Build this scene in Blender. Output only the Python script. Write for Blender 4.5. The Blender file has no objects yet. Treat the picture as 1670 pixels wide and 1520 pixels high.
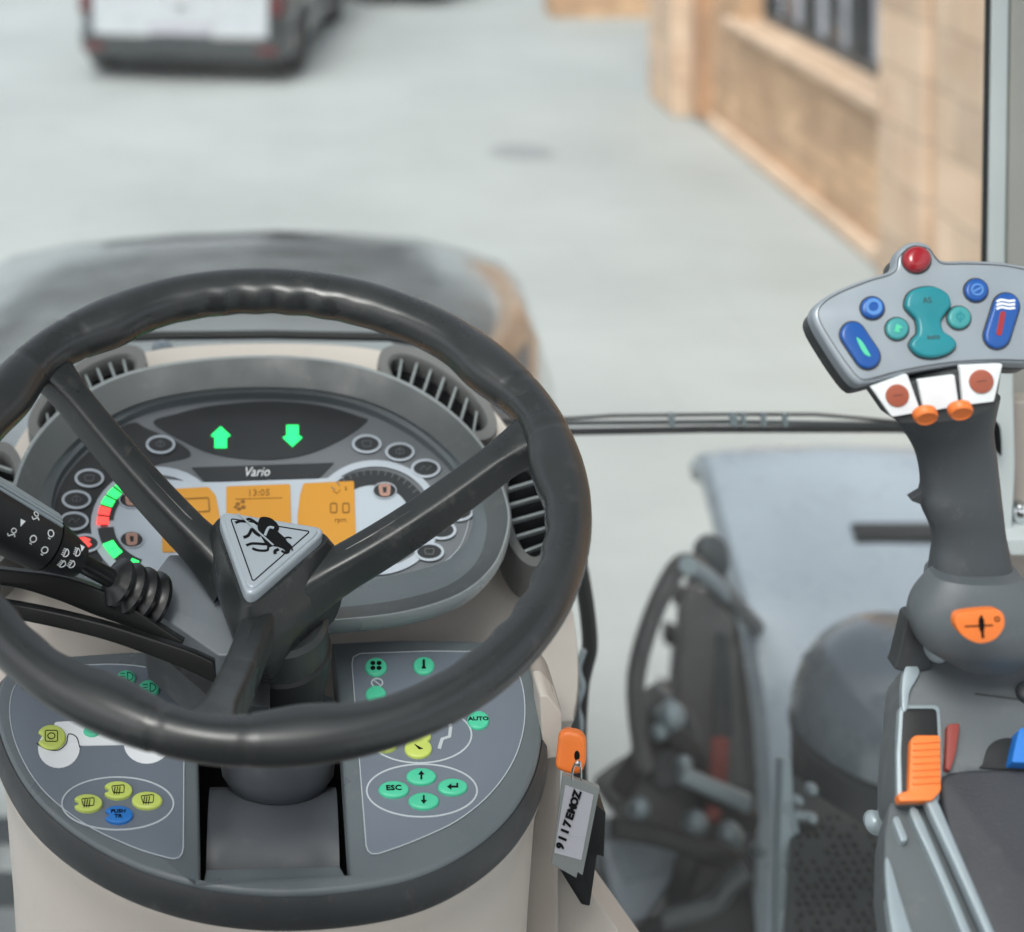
import bpy, bmesh, math, random
from mathutils import Vector, Matrix
from mathutils.geometry import tessellate_polygon
random.seed(4)
R = math.radians
C = bpy.context.scene.collection
# ------------------------------------------------------------------ camera
F, CX, HY, H = 2600.0, 445.0, -379.0, 2.6          # focal length, vanishing point (photo pixels), eye height
cam = bpy.data.cameras.new("camera"); co = bpy.data.objects.new("camera", cam); C.objects.link(co)
co.location = (0, 0, H); co.rotation_euler = (R(90), 0, 0)
cam.sensor_width = 36; cam.lens = F / 1670 * 36
cam.shift_x = (835 - CX) / 1670; cam.shift_y = -(760 - HY) / 1670
cam.clip_start = .05; cam.clip_end = 400
cam.dof.use_dof = True; cam.dof.focus_distance = 1.10; cam.dof.aperture_fstop = 4.5
bpy.context.scene.camera = co
# ------------------------------------------------------------------ sky, sun, exposure
w = bpy.data.worlds.new("World"); bpy.context.scene.world = w; w.use_nodes = True
nt = w.node_tree; bg = nt.nodes["Background"]
sky = nt.nodes.new("ShaderNodeTexSky"); sky.sky_type = 'NISHITA'; sky.sun_disc = False
SUN_EL, SUN_AZ = 52, 205
sky.sun_elevation = R(SUN_EL); sky.sun_rotation = R(SUN_AZ); sky.air_density = 1.0; sky.dust_density = 4.0; sky.ozone_density = 1.0
hs = nt.nodes.new("ShaderNodeHueSaturation"); hs.inputs['Saturation'].default_value = .32
nt.links.new(sky.outputs[0], hs.inputs['Color']); nt.links.new(hs.outputs[0], bg.inputs[0]); bg.inputs[1].default_value = .12
sl = bpy.data.lights.new("sun", 'SUN'); sl.energy = 1.2; sl.angle = R(25); sl.color = (1, .97, .93)
so = bpy.data.objects.new("sun", sl); C.objects.link(so); so.location = (0, -5, 12)
d = Vector((math.sin(R(SUN_AZ)) * math.cos(R(SUN_EL)), math.cos(R(SUN_AZ)) * math.cos(R(SUN_EL)), math.sin(R(SUN_EL))))
so.rotation_euler = d.to_track_quat('Z', 'Y').to_euler()
vs = bpy.context.scene.view_settings; vs.view_transform = 'Standard'; vs.look = 'None'; vs.gamma = 1; vs.exposure = .95
bpy.context.scene.render.film_transparent = False

# ------------------------------------------------------------------ helpers
def lin(c): return tuple((x / 255 / 12.92 if x / 255 <= .04045 else ((x / 255 + .055) / 1.055) ** 2.4) for x in c)
MATS = {}
def mat(name, col, rough=.5, metal=0, bump=0, bscale=300, emit=0, var=.06, vscale=6, coat=0, spec=.5, col2=None, stretch=None, blocks=None, dust=0):
    """col: linear base colour; var: soft colour variation; bump: fine grain"""
    if name in MATS: return MATS[name]
    m = bpy.data.materials.new(name); m.use_nodes = True; n = m.node_tree.nodes; l = m.node_tree.links
    p = n["Principled BSDF"]; p.inputs['Roughness'].default_value = rough; p.inputs['Metallic'].default_value = metal
    p.inputs['Specular IOR Level'].default_value = spec
    p.inputs['Coat Weight'].default_value = coat; p.inputs['Coat Roughness'].default_value = .08
    tc = n.new("ShaderNodeTexCoord"); mp = n.new("ShaderNodeMapping"); l.new(tc.outputs['Object'], mp.inputs[0])
    if stretch: mp.inputs['Scale'].default_value = stretch
    no = n.new("ShaderNodeTexNoise"); no.inputs['Scale'].default_value = vscale; no.inputs['Detail'].default_value = 6
    l.new(mp.outputs[0], no.inputs['Vector'])
    rp = n.new("ShaderNodeValToRGB"); rp.color_ramp.elements[0].position = .3; rp.color_ramp.elements[1].position = .7
    a = col2 if col2 else tuple(c * (1 - var) for c in col); b = col if col2 else tuple(min(1, c * (1 + var)) for c in col)
    rp.color_ramp.elements[0].color = (*a, 1); rp.color_ramp.elements[1].color = (*b, 1)
    l.new(no.outputs[0], rp.inputs[0]); l.new(rp.outputs[0], p.inputs['Base Color'])
    base = rp.outputs[0]
    if blocks:          # courses of stone or paving with thin joints
        sx = n.new("ShaderNodeSeparateXYZ"); l.new(tc.outputs['Object'], sx.inputs[0]); cx = n.new("ShaderNodeCombineXYZ")
        if len(blocks) == 2: ad = n.new("ShaderNodeMath"); l.new(sx.outputs[0], ad.inputs[0]); l.new(sx.outputs[1], ad.inputs[1]); l.new(ad.outputs[0], cx.inputs[0]); l.new(sx.outputs[2], cx.inputs[1])
        else: l.new(sx.outputs[0], cx.inputs[0]); l.new(sx.outputs[1], cx.inputs[1])
        br = n.new("ShaderNodeTexBrick"); br.inputs['Scale'].default_value = 1; br.inputs['Brick Width'].default_value = blocks[0]; br.inputs['Row Height'].default_value = blocks[1]
        br.inputs['Mortar Size'].default_value = .008; br.inputs['Mortar Smooth'].default_value = .3; k = .72 if len(blocks) == 2 else .985
        br.inputs['Color1'].default_value = (1, 1, 1, 1); br.inputs['Color2'].default_value = (k, k, k, 1); br.inputs['Mortar'].default_value = (k * (.8 if len(blocks) == 2 else .94),) * 3 + (1,)
        l.new(cx.outputs[0], br.inputs[0]); mx = n.new("ShaderNodeMix"); mx.data_type = 'RGBA'; mx.blend_type = 'MULTIPLY'; mx.inputs[0].default_value = 1
        l.new(base, mx.inputs[6]); l.new(br.outputs[0], mx.inputs[7]); base = mx.outputs[2]
    if dust:            # specks and rubbed patches
        nd = n.new("ShaderNodeTexNoise"); nd.inputs['Scale'].default_value = 55; nd.inputs['Detail'].default_value = 8; nd.inputs['Roughness'].default_value = .75; l.new(tc.outputs['Object'], nd.inputs['Vector'])
        rd = n.new("ShaderNodeMapRange"); rd.inputs['From Min'].default_value = .56; rd.inputs['From Max'].default_value = .80; rd.inputs['To Max'].default_value = dust; l.new(nd.outputs[0], rd.inputs[0])
        mx = n.new("ShaderNodeMix"); mx.data_type = 'RGBA'; l.new(rd.outputs[0], mx.inputs[0]); l.new(base, mx.inputs[6]); mx.inputs[7].default_value = (.30, .29, .27, 1); base = mx.outputs[2]
    l.new(base, p.inputs['Base Color'])
    mr = n.new("ShaderNodeMapRange"); rv = .14 if dust > .13 else .07; mr.inputs['From Min'].default_value = .3; mr.inputs['From Max'].default_value = .7; mr.inputs['To Min'].default_value = max(.05, rough - rv); mr.inputs['To Max'].default_value = min(1, rough + rv)
    n2 = n.new("ShaderNodeTexNoise"); n2.inputs['Scale'].default_value = vscale * 4; n2.inputs['Detail'].default_value = 4
    l.new(tc.outputs['Object'], n2.inputs['Vector']); l.new(n2.outputs[0], mr.inputs[0]); l.new(mr.outputs[0], p.inputs['Roughness'])
    if bump:
        n3 = n.new("ShaderNodeTexNoise"); n3.inputs['Scale'].default_value = bscale; n3.inputs['Detail'].default_value = 3
        l.new(tc.outputs['Object'], n3.inputs['Vector'])
        bp = n.new("ShaderNodeBump"); bp.inputs['Strength'].default_value = bump; bp.inputs['Distance'].default_value = .001
        l.new(n3.outputs[0], bp.inputs['Height']); l.new(bp.outputs[0], p.inputs['Normal'])
    if emit:
        p.inputs['Emission Color'].default_value = (*col, 1); p.inputs['Emission Strength'].default_value = emit
    MATS[name] = m; return m

def glass_mat():
    m = bpy.data.materials.new("window_glass"); m.use_nodes = True; n = m.node_tree.nodes; l = m.node_tree.links
    n.remove(n["Principled BSDF"]); out = n["Material Output"]
    t = n.new("ShaderNodeBsdfTransparent"); t.inputs[0].default_value = (.93, .965, .955, 1)
    g = n.new("ShaderNodeBsdfGlossy"); g.inputs['Roughness'].default_value = .02
    f = n.new("ShaderNodeFresnel"); f.inputs[0].default_value = 1.3
    x = n.new("ShaderNodeMixShader"); l.new(f.outputs[0], x.inputs[0]); l.new(t.outputs[0], x.inputs[1]); l.new(g.outputs[0], x.inputs[2])
    # noisy film, part dust, mixed in as haze that lifts the blacks
    df = n.new("ShaderNodeBsdfTranslucent"); df.inputs[0].default_value = (.75, .78, .78, 1); tc = n.new("ShaderNodeTexCoord"); mp = n.new("ShaderNodeMapping"); mp.inputs['Scale'].default_value = (2, 1, 7)
    no = n.new("ShaderNodeTexNoise"); no.inputs['Scale'].default_value = 3; no.inputs['Detail'].default_value = 8; mr = n.new("ShaderNodeMapRange"); mr.inputs['From Min'].default_value = .35; mr.inputs['From Max'].default_value = .75; mr.inputs['To Min'].default_value = .035; mr.inputs['To Max'].default_value = .13
    l.new(tc.outputs['Object'], mp.inputs[0]); l.new(mp.outputs[0], no.inputs['Vector']); l.new(no.outputs[0], mr.inputs[0])
    y = n.new("ShaderNodeMixShader"); l.new(mr.outputs[0], y.inputs[0]); l.new(x.outputs[0], y.inputs[1]); l.new(df.outputs[0], y.inputs[2]); l.new(y.outputs[0], out.inputs[0]); return m

def P(px, py, Y): return Vector(((px - CX) / F * Y, Y, H - (py - HY) / F * Y))
class Plane:
    """a flat working surface in the cab: origin, right (U), up-slope (V) and outward (N) directions in metres"""
    def __init__(s, px, py, Y, lean, roll=0, yaw=0):
        s.O = P(px, py, Y); a = R(lean)
        M = Matrix.Rotation(R(yaw), 3, 'Z')
        U0 = M @ Vector((1, 0, 0)); V0 = M @ Vector((0, math.sin(a), math.cos(a))); s.N = U0.cross(V0)
        r = R(roll); s.U = U0 * math.cos(r) + V0 * math.sin(r); s.V = V0 * math.cos(r) - U0 * math.sin(r)
    def uv(s, px, py):
        e = Vector((0, 0, H)); dr = P(px, py, 1) - e; t = (s.O - e).dot(s.N) / dr.dot(s.N); q = e + dr * t - s.O
        return (q.dot(s.U), q.dot(s.V))
    def w(s, u, v, n=0): return s.O + s.U * u + s.V * v + s.N * n
    def scale(s, px, py):
        a = s.uv(px - 5, py); b = s.uv(px + 5, py); return (b[0] - a[0]) / 10
def S(pts, k=6, closed=True):
    out = []; n = len(pts)
    rng = range(n) if closed else range(n - 1)
    for i in rng:
        g = lambda j: pts[j % n] if closed else pts[max(0, min(n - 1, j))]
        p0, p1, p2, p3 = g(i - 1), g(i), g(i + 1), g(i + 2)
        for t in range(k):
            t = t / k
            out.append(tuple(.5 * (2 * b + (c - a) * t + (2 * a - 5 * b + 4 * c - e) * t * t + (3 * b - a - 3 * c + e) * t ** 3) for a, b, c, e in zip(p0, p1, p2, p3)))
    if not closed: out.append(tuple(pts[-1]))
    return out
def rounded(pts, r=4, k=5):
    """round the corners of a polygon (pixel units)"""
    out = []; n = len(pts)
    for i in range(n):
        p = Vector(pts[i]); a = Vector(pts[i - 1]) - p; b = Vector(pts[(i + 1) % n]) - p
        ra = min(r, a.length * .45); rb = min(r, b.length * .45)
        A = p + a.normalized() * ra; B = p + b.normalized() * rb
        for t in range(k + 1):
            t = t / k; q = A * (1 - t) ** 2 + p * 2 * t * (1 - t) + B * t * t; out.append((q.x, q.y))
    return out
def ell(cx, cy, rx, ry, n=28, a0=0, a1=360): return [(cx + rx * math.cos(R(a0 + (a1 - a0) * i / n)), cy + ry * math.sin(R(a0 + (a1 - a0) * i / n))) for i in range(n if a1 - a0 == 360 else n + 1)]
def pill(x0, y0, x1, y1, r, n=10):
    a = math.atan2(y1 - y0, x1 - x0); o = []
    for i in range(n + 1): t = a + math.pi / 2 + math.pi * i / n; o.append((x0 + r * math.cos(t), y0 + r * math.sin(t)))
    for i in range(n + 1): t = a - math.pi / 2 + math.pi * i / n; o.append((x1 + r * math.cos(t), y1 + r * math.sin(t)))
    return o
def inset(p, d):
    n = len(p); ar = sum(p[i - 1][0] * p[i][1] - p[i][0] * p[i - 1][1] for i in range(n)); sg = 1 if ar > 0 else -1; o = []
    for i in range(n):
        a, b, c = p[i - 1], p[i], p[(i + 1) % n]
        t1 = Vector((b[0] - a[0], b[1] - a[1])); t2 = Vector((c[0] - b[0], c[1] - b[1]))
        if t1.length < 1e-9: t1 = t2
        if t2.length < 1e-9: t2 = t1
        if t1.length < 1e-9: o.append(b); continue
        t1.normalize(); t2.normalize(); t = t1 + t2
        if t.length < 1e-6: t = t1
        t.normalize(); k = 1 / max(.5, t.dot(t1))
        o.append((b[0] - t.y * d * sg * k, b[1] + t.x * d * sg * k))
    return o
class MB:
    def __init__(s): s.v = []; s.f = []; s.m = []
    def ring(s, pts): i = len(s.v); s.v += [Vector(p) for p in pts]; return list(range(i, i + len(pts)))
    def face(s, idx, m=0): s.f.append(idx); s.m.append(m)
    def bridge(s, a, b, m=0, closed=True):
        n = len(a)
        for i in range(n if closed else n - 1): j = (i + 1) % n; s.face([a[i], a[j], b[j], b[i]], m)
    def prism(s, pl, px, top, bot, bev=0, m=0, uv=False, ms=None, steps=3, bcap=True, flare=0):
        p = px if uv else [pl.uv(*q) for q in px]; ms = m if ms is None else ms; loops = []
        p = [q for i, q in enumerate(p) if math.dist(q, p[i - 1]) > 1e-6]
        for _ in range(10):                     # a bevel never wider than the tightest corner allows
            q = inset(p, bev); n = len(p)
            if bev <= 0 or all((p[(i + 1) % n][0] - p[i][0]) * (q[(i + 1) % n][0] - q[i][0]) + (p[(i + 1) % n][1] - p[i][1]) * (q[(i + 1) % n][1] - q[i][1]) > 0 for i in range(n)): break
            bev *= .7
        if bev > 0:
            for k in range(steps + 1):
                t = math.pi / 2 * k / steps
                q = inset(p, bev * (1 - math.sin(t))); loops.append(s.ring([pl.w(u, v, top - bev * (1 - math.cos(t))) for u, v in q]))
        else: loops.append(s.ring([pl.w(u, v, top) for u, v in p]))
        loops.append(s.ring([pl.w(u, v, bot) for u, v in (inset(p, -flare) if flare else p)]))
        def cap(L, mi, rev):
            if len(L) <= 4: s.face(L[::-1] if rev else L, mi); return
            fl2 = [Vector((q[0], q[1], 0)) for q in (inset(p, bev) if (bev > 0 and not rev) else p)]
            for t in tessellate_polygon([fl2]): s.face([L[j] for j in (t[::-1] if rev else t)], mi)
        cap(loops[0], m, False)
        for a, b in zip(loops, loops[1:]): s.bridge(a, b, ms)
        if bcap: cap(loops[-1], ms, True)
    def band(s, pl, loops, m=0, cap=False):
        """loops: list of (outline px, n) joined in turn (same point count)"""
        L = [s.ring([(p2[0] if p2 else pl).w(*(p2[0] if p2 else pl).uv(*q), n) for q in px]) for px, n, *p2 in loops]
        for a, b in zip(L, L[1:]): s.bridge(a, b, m)
        if cap: s.face(L[-1], m)
    def line(s, pl, px, wd, n0, h=.0004, m=0, closed=True):
        p = [pl.uv(*q) for q in px]; N = len(p); A = []; B = []
        for i in range(N):
            a = p[i - 1] if (closed or i) else p[i]; c = p[(i + 1) % N] if (closed or i < N - 1) else p[i]
            t = Vector((c[0] - a[0], c[1] - a[1])); t.normalize() if t.length > 1e-9 else None
            A.append((p[i][0] - t.y * wd / 2, p[i][1] + t.x * wd / 2)); B.append((p[i][0] + t.y * wd / 2, p[i][1] - t.x * wd / 2))
        r = [s.ring([pl.w(*q, z) for q in L]) for L, z in ((A, n0), (A, n0 + h), (B, n0 + h), (B, n0))]
        for a, b in zip(r, r[1:]): s.bridge(a, b, m, closed)
    def tube(s, path, rad, seg=16, m=0, up=(0, 0, 1), closed=False, cap=True, pw=2.0):
        """rad: list of (side, up) half sizes; pw: superellipse power"""
        path = [Vector(p) for p in path]; n = len(path); L = []; up = Vector(up)
        for i in range(n):
            a = path[i - 1] if (closed or i) else path[i]; b = path[(i + 1) % n] if (closed or i < n - 1) else path[i]
            t = (b - a).normalized(); sd = t.cross(up)
            if sd.length < 1e-4: sd = t.cross(Vector((0, 1, .01)))
            sd.normalize(); uu = sd.cross(t).normalized()
            r = rad[i] if isinstance(rad, list) else rad
            if not isinstance(r, tuple): r = (r, r)
            pts = []
            for k in range(seg):
                q = 2 * math.pi * k / seg; c, z = math.cos(q), math.sin(q)
                e = 2 / pw; pts.append(path[i] + sd * r[0] * math.copysign(abs(c) ** e, c) + uu * r[1] * math.copysign(abs(z) ** e, z))
            L.append(s.ring(pts))
        for a, b in zip(L, L[1:]): s.bridge(a, b, m)
        if closed: s.bridge(L[-1], L[0], m)
        elif cap: s.face(L[0][::-1], m); s.face(L[-1], m)
    def box(s, c, sz, m=0, bev=0, rot=0):
        c = Vector(c); M = Matrix.Rotation(rot, 3, 'Z'); x, y, z = (q / 2 for q in sz)
        def lp(ix, zz): return s.ring([c + M @ Vector((a * (x - ix), b * (y - ix), zz)) for a, b in ((-1, -1), (1, -1), (1, 1), (-1, 1))])
        if bev: L = [lp(bev, -z), lp(0, -z + bev), lp(0, z - bev), lp(bev, z)]
        else: L = [lp(0, -z), lp(0, z)]
        for a, b in zip(L, L[1:]): s.bridge(a, b, m)
        s.face(L[0][::-1], m); s.face(L[-1], m)
    def lathe(s, o, ax, prof, seg=32, m=0, sx=1, sy=1, side=None):
        """prof: list of (radius, height along ax)"""
        o = Vector(o); ax = Vector(ax).normalized(); a = Vector(side) if side else (Vector((1, 0, 0)) if abs(ax.x) < .9 else Vector((0, 1, 0)))
        a = (a - ax * a.dot(ax)).normalized(); b = ax.cross(a); L = []
        for r, h in prof: L.append(s.ring([o + ax * h + (a * math.cos(2 * math.pi * k / seg) * sx + b * math.sin(2 * math.pi * k / seg) * sy) * r for k in range(seg)]))
        for p, q in zip(L, L[1:]): s.bridge(p, q, m)
        s.face(L[0][::-1], m); s.face(L[-1], m)
    def text(s, st, pl, px, py, size_px, n, m=0, rot=0, sx=1, h=.0003, shear=0, vert=1, bold=0):
        cu = bpy.data.curves.new("t", 'FONT'); cu.body = st; cu.align_x = 'CENTER'; cu.align_y = 'CENTER'; cu.shear = shear; cu.resolution_u = 2
        sc = pl.scale(px, py) * size_px; cu.size = sc; cu.extrude = h; cu.offset = bold * sc
        o = bpy.data.objects.new("t", cu); C.objects.link(o); dg = bpy.context.evaluated_depsgraph_get(); me = bpy.data.meshes.new_from_object(o.evaluated_get(dg))
        u0, v0 = pl.uv(px, py); r = R(rot); base = len(s.v)
        for v in me.vertices:
            x, y = v.co.x * sx, v.co.y * vert; s.v.append(pl.w(u0 + x * math.cos(r) - y * math.sin(r), v0 + x * math.sin(r) + y * math.cos(r), n + v.co.z))
        for f in me.polygons: s.face([base + i for i in f.vertices], m)
        bpy.data.objects.remove(o); bpy.data.curves.remove(cu); bpy.data.meshes.remove(me)
def wpos(o):
    v = Vector((0, 0, 0))
    while o: v += o.location; o = o.parent
    return v
def obj(name, mb, mats, parent=None, label=None, sharp=38, sub=0, **kw):
    me = bpy.data.meshes.new(name); off = wpos(parent) if parent else Vector((0, 0, 0))
    cen = None
    if parent is None and kw.get('center'):
        xs = [v.x for v in mb.v]; ys = [v.y for v in mb.v]; zs = [v.z for v in mb.v]; cen = Vector(((min(xs) + max(xs)) / 2, (min(ys) + max(ys)) / 2, min(zs))); off = cen
    me.from_pydata([v - off for v in mb.v], [], mb.f)
    if not isinstance(mats, (list, tuple)): mats = [mats]
    for m in mats: me.materials.append(m)
    for p, i in zip(me.polygons, mb.m): p.material_index = i; p.use_smooth = True
    bm = bmesh.new(); bm.from_mesh(me); bmesh.ops.remove_doubles(bm, verts=bm.verts, dist=1e-6); bmesh.ops.recalc_face_normals(bm, faces=bm.faces)
    for e in bm.edges:
        if len(e.link_faces) == 2 and e.calc_face_angle(0) > R(sharp): e.smooth = False
    bm.to_mesh(me); bm.free()
    o = bpy.data.objects.new(name, me); C.objects.link(o); o.parent = parent
    if cen: o.location = cen
    if label: o['label'] = label
    for k, v in kw.items():
        if k != 'center': o[k] = v
    return o
def thing(name, label, cat, loc=(0, 0, 0), rz=0, group=None):
    o = bpy.data.objects.new(name, None); C.objects.link(o); o.location = loc; o.rotation_euler = (0, 0, rz); o['label'] = label; o['category'] = cat; o.empty_display_size = .2
    if group: o['group'] = group
    return o

# ------------------------------------------------------------------ materials
M = {}
M['ground'] = mat('pale_paving', (.375, .408, .405), .62, var=.09, vscale=.6, bump=.3, bscale=40, spec=.35, blocks=(1.1, .8, 0))
M['stone'] = mat('tan_stone', (.68, .45, .27), .8, col2=(.50, .31, .18), vscale=2.2, bump=.5, bscale=60, stretch=(1, 1.4, .6), blocks=(.26, .10))
M['stone_pale'] = mat('pale_stone', (.74, .56, .41), .8, col2=(.58, .40, .27), vscale=3.0, bump=.4, bscale=60, blocks=(.5, .28))
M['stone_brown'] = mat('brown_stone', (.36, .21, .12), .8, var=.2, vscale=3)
M['glassdark'] = mat('dark_window', (.05, .05, .055), .15)
M['paveshade'] = mat('shaded_paving', (.285, .32, .325), .5, var=.12, vscale=.8)  # darker paving tone for a soft shadow put into the colour; unused
M['iron'] = mat('cast_iron', (.26, .285, .29), .6)
M['curtain'] = mat('curtain', (.30, .32, .36), .9, var=.25, vscale=4)
M['carwhite'] = mat('white_car_paint', (.42, .45, .48), .25, coat=.6)
M['carblack'] = mat('black_car_paint', (.045, .052, .056), .3, coat=.5)
M['blackpl'] = mat('black_plastic', (.012, .014, .015), .45, bump=.1, bscale=900, spec=.35)
M['rubber'] = mat('black_rubber', (.012, .014, .014), .6)
M['tyre'] = mat('tyre_rubber', (.025, .026, .027), .85, bump=.3, bscale=80)
M['alloy'] = mat('alloy', (.45, .46, .47), .35, metal=.8)
M['redlens'] = mat('red_lens', (.09, .015, .018), .25)
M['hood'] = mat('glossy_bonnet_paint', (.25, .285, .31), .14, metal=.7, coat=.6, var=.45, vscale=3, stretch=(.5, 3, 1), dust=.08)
M['fender'] = mat('pale_fender', (.33, .385, .435), .3, var=.10, vscale=4, coat=.3, dust=.12)
M['cream'] = mat('cream_dash_plastic', (.50, .465, .42), .55, bump=.12, bscale=900, var=.05, dust=.14)
M['taupe'] = mat('taupe_dash_plastic', (0.312, 0.281, 0.250), .6, bump=.12, bscale=900, var=.05)
M['panel'] = mat('grey_console_plastic', (.115, .137, .148), .40, bump=.12, bscale=1200, var=.05, dust=0.22)
M['decal'] = mat('blue_grey_membrane', (0.145, 0.171, 0.206), .42, bump=.05, bscale=1500, var=.04)
M['rimside'] = mat('dark_grey_plastic', (.034, .038, .041), .5, bump=.15, bscale=1200, var=.05, dust=0.22)
M['podband'] = mat('cluster_hood_grey', (.075, .085, .088), .48, bump=.1, bscale=1200, var=.05, dust=0.22)
M['podlight'] = mat('cluster_rim_grey', (.25, .28, .285), .30, bump=.08, bscale=1200, var=.04)
M['poddark'] = mat('cluster_face_dark', (.035, .038, .041), .35, var=.05)
M['podmid'] = mat('cluster_face_grey', (.15, .165, .18), .4, var=.04)
M['podpale'] = mat('cluster_face_pale', (.44, .50, .555), .4, var=.03)
M['ringpale'] = mat('cluster_ring_pale', (0.429, 0.481, 0.533), .4, var=.03)
M['white'] = mat('white_print', (.75, .78, .80), .5, var=.02)
M['lineprint'] = mat('pale_grey_print', (.45, .50, .53), .5, var=.02)
M['blackprint_shade'] = mat('black_print_and_shade', (.006, .007, .008), .6, spec=.1)
M['vent'] = mat('vent_grey', (.13, .135, .132), .5, var=.05)
M['drum'] = mat('drum_plastic', (.075, .085, .098), .45, var=.05, dust=.15)
M['lever'] = mat('lever_black', (.006, .007, .007), .4, spec=.35)
M['dimicon'] = mat('dim_print', (.12, .13, .135), .5)
M['lcd'] = mat('amber_display', (.50, .235, .03), .4, emit=.10, var=.03)
M['lcdtxt'] = mat('amber_display_digit', (.22, .10, .015), .5)
M['ledgreen'] = mat('green_light', (.03, .85, .14), .4, emit=.85, var=0)
M['arrowgreen'] = mat('green_arrow_light', (.02, .80, .16), .4, emit=.8, var=0)
M['ledred'] = mat('red_light', (.95, .06, .05), .4, emit=.8, var=0)
M['icon'] = mat('dull_icon', (.40, .24, .19), .5)
M['green'] = mat('mint_button', (.07, .50, .30), .45, var=.04, vscale=80)
M['yellow'] = mat('lime_button', (.50, .60, .13), .45, var=.05, vscale=80)
M['bluebtn'] = mat('blue_button', (.02, .17, .52), .45, var=.05, vscale=80)
M['wheel'] = mat('steering_wheel_rubber', (.023, .026, .027), .31, bump=.08, bscale=1500, var=.06, spec=.6, dust=0.12)
M['spoke'] = mat('spoke_plastic', (.020, .023, .024), .36, bump=.08, bscale=1200, spec=.5, dust=0.22)
M['column'] = mat('column_plastic', (.026, .030, .031), .45, bump=.1, bscale=1000, dust=0.22)
M['badge'] = mat('brushed_badge', (.36, .41, .45), .35, metal=.2, var=.03)
M['chrome'] = mat('chrome', (.62, .66, .68), .15, metal=1, var=.02)
M['shroud'] = mat('shroud_grey', (0.154, 0.175, 0.196), .45, bump=.1, bscale=1000, var=.04, dust=0.22)
M['boot'] = mat('rubber_boot', (.008, .009, .010), .35, spec=.6, dust=0.15)
M['joyplate'] = mat('silver_grey_plate', (.27, .31, .345), .38, metal=.2, var=.05, vscale=12)
M['joyblue'] = mat('blue_key', (.01, .075, .30), .32, var=.05)
M['joyblue2'] = mat('blue_key_pale', (.08, .22, .52), .35)
M['teal'] = mat('teal_key', (.01, .20, .24), .35, var=.06, vscale=30)
M['teal2'] = mat('teal_key_pale', (.04, .26, .27), .35)
M['joyred'] = mat('red_key', (.28, .012, .02), .25, coat=.5)
M['rust'] = mat('rust_red_disc', (.36, .10, .06), .5)
M['orange'] = mat('orange_plastic', (.78, .19, .035), .45, var=.06, vscale=40)
M['joygrip'] = mat('grip_rubber', (.050, .058, .065), .55, bump=.2, bscale=1500, var=.05, dust=0.22)
M['joybase'] = mat('grip_base_plastic', (.09, .105, .115), .48, bump=.1, bscale=1200, var=.05, dust=0.22)
M['armdark'] = mat('armrest_dark', (.040, .043, .050), .6, bump=.3, bscale=900, dust=0.22)
M['armgrey'] = mat('armrest_grey', (.095, .11, .118), .5, bump=.1, bscale=900, dust=0.22)
M['silver'] = mat('silver_trim', (.30, .36, .39), .4, metal=.3)
M['bluepl'] = mat('blue_plastic', (.01, .16, .55), .45)
M['redpl'] = mat('red_plastic', (.24, .04, .03), .5)
M['pillar'] = mat('pillar_trim', (0.286, 0.293, 0.267), .6, bump=.15, bscale=700)
M['pillarlight'] = mat('pillar_light_trim', (0.432, 0.480, 0.480), .55, bump=.1, bscale=700)
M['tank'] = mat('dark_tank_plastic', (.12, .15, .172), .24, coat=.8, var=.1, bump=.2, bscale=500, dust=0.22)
M['tankshade'] = mat('tank_side_shade', (.02, .026, .03), .5, var=.1, dust=.15)  # darker copy of the tank plastic: side shade put into the colour
M['mat'] = mat('floor_mat', (.035, .043, .043), .7, bump=.4, bscale=200)
M['steel'] = mat('dark_steel', (.07, .08, .085), .4, metal=.4, var=.2)
M['machgrey'] = mat('machine_grey', (0.120, 0.120, 0.120), .6, var=.25, vscale=8)
M['tagcase'] = mat('clear_tag_case', (.19, .21, .21), .2)
M['tagpaper'] = mat('tag_paper', (.36, .37, .41), .6)
GL = glass_mat()















# ================================================================== SETTING: yard, sky
mb = MB(); g = mb.ring([(-60, -30, 0), (60, -30, 0), (60, 120, 0), (-60, 120, 0)]); mb.face(g); obj('ground', mb, M['ground'], kind='structure')

# ------------------------------------------------------------------ stone building along the right of the yard
bl = thing('stone_building', 'tan stone building with a dark curtained window and pilasters along the right of the yard', 'building', (3.19, 9.5, 0))
def slab(name, x0, x1, y0, y1, z0, z1, m, parent, bev=.015, **k):
    mb = MB(); mb.box(((x0 + x1) / 2, (y0 + y1) / 2, (z0 + z1) / 2), (x1 - x0, y1 - y0, z1 - z0), 0, bev); return obj(name, mb, m, parent, **k)
mb = MB()
for x0, x1, y0, y1, z0, z1 in ((3.19, 3.6, 3.0, 12.05, 0, .80), (3.19, 3.6, 3.0, 8.33, .803, 5.2), (3.19, 3.6, 10.92, 12.05, .803, 5.2), (3.19, 3.6, 8.333, 10.917, 2.6, 5.2)):
    mb.box(((x0 + x1) / 2, (y0 + y1) / 2, (z0 + z1) / 2), (x1 - x0, y1 - y0, z1 - z0))
mb.box((5.6, 7.5, 2.6), (3.97, 9.0, 5.2)); wall = obj('wall', mb, M['stone'], bl)
for y0, y1, x0 in ((7.5, 8.05, 3.06), (6.3, 7.36, 3.06), (11.85, 12.6, 2.97)):
    slab('pilaster', x0, 3.187, y0, y1, 0, 5.1, M['stone_pale'], bl)
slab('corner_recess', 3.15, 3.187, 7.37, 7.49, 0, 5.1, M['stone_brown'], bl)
slab('downpipe', 3.10, 3.187, 11.60, 11.78, .02, 5.0, M['stone_brown'], bl, bev=.03)
slab('plinth', 3.13, 3.187, 8.1, 11.5, 0, .10, M['stone_pale'], bl)
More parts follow.
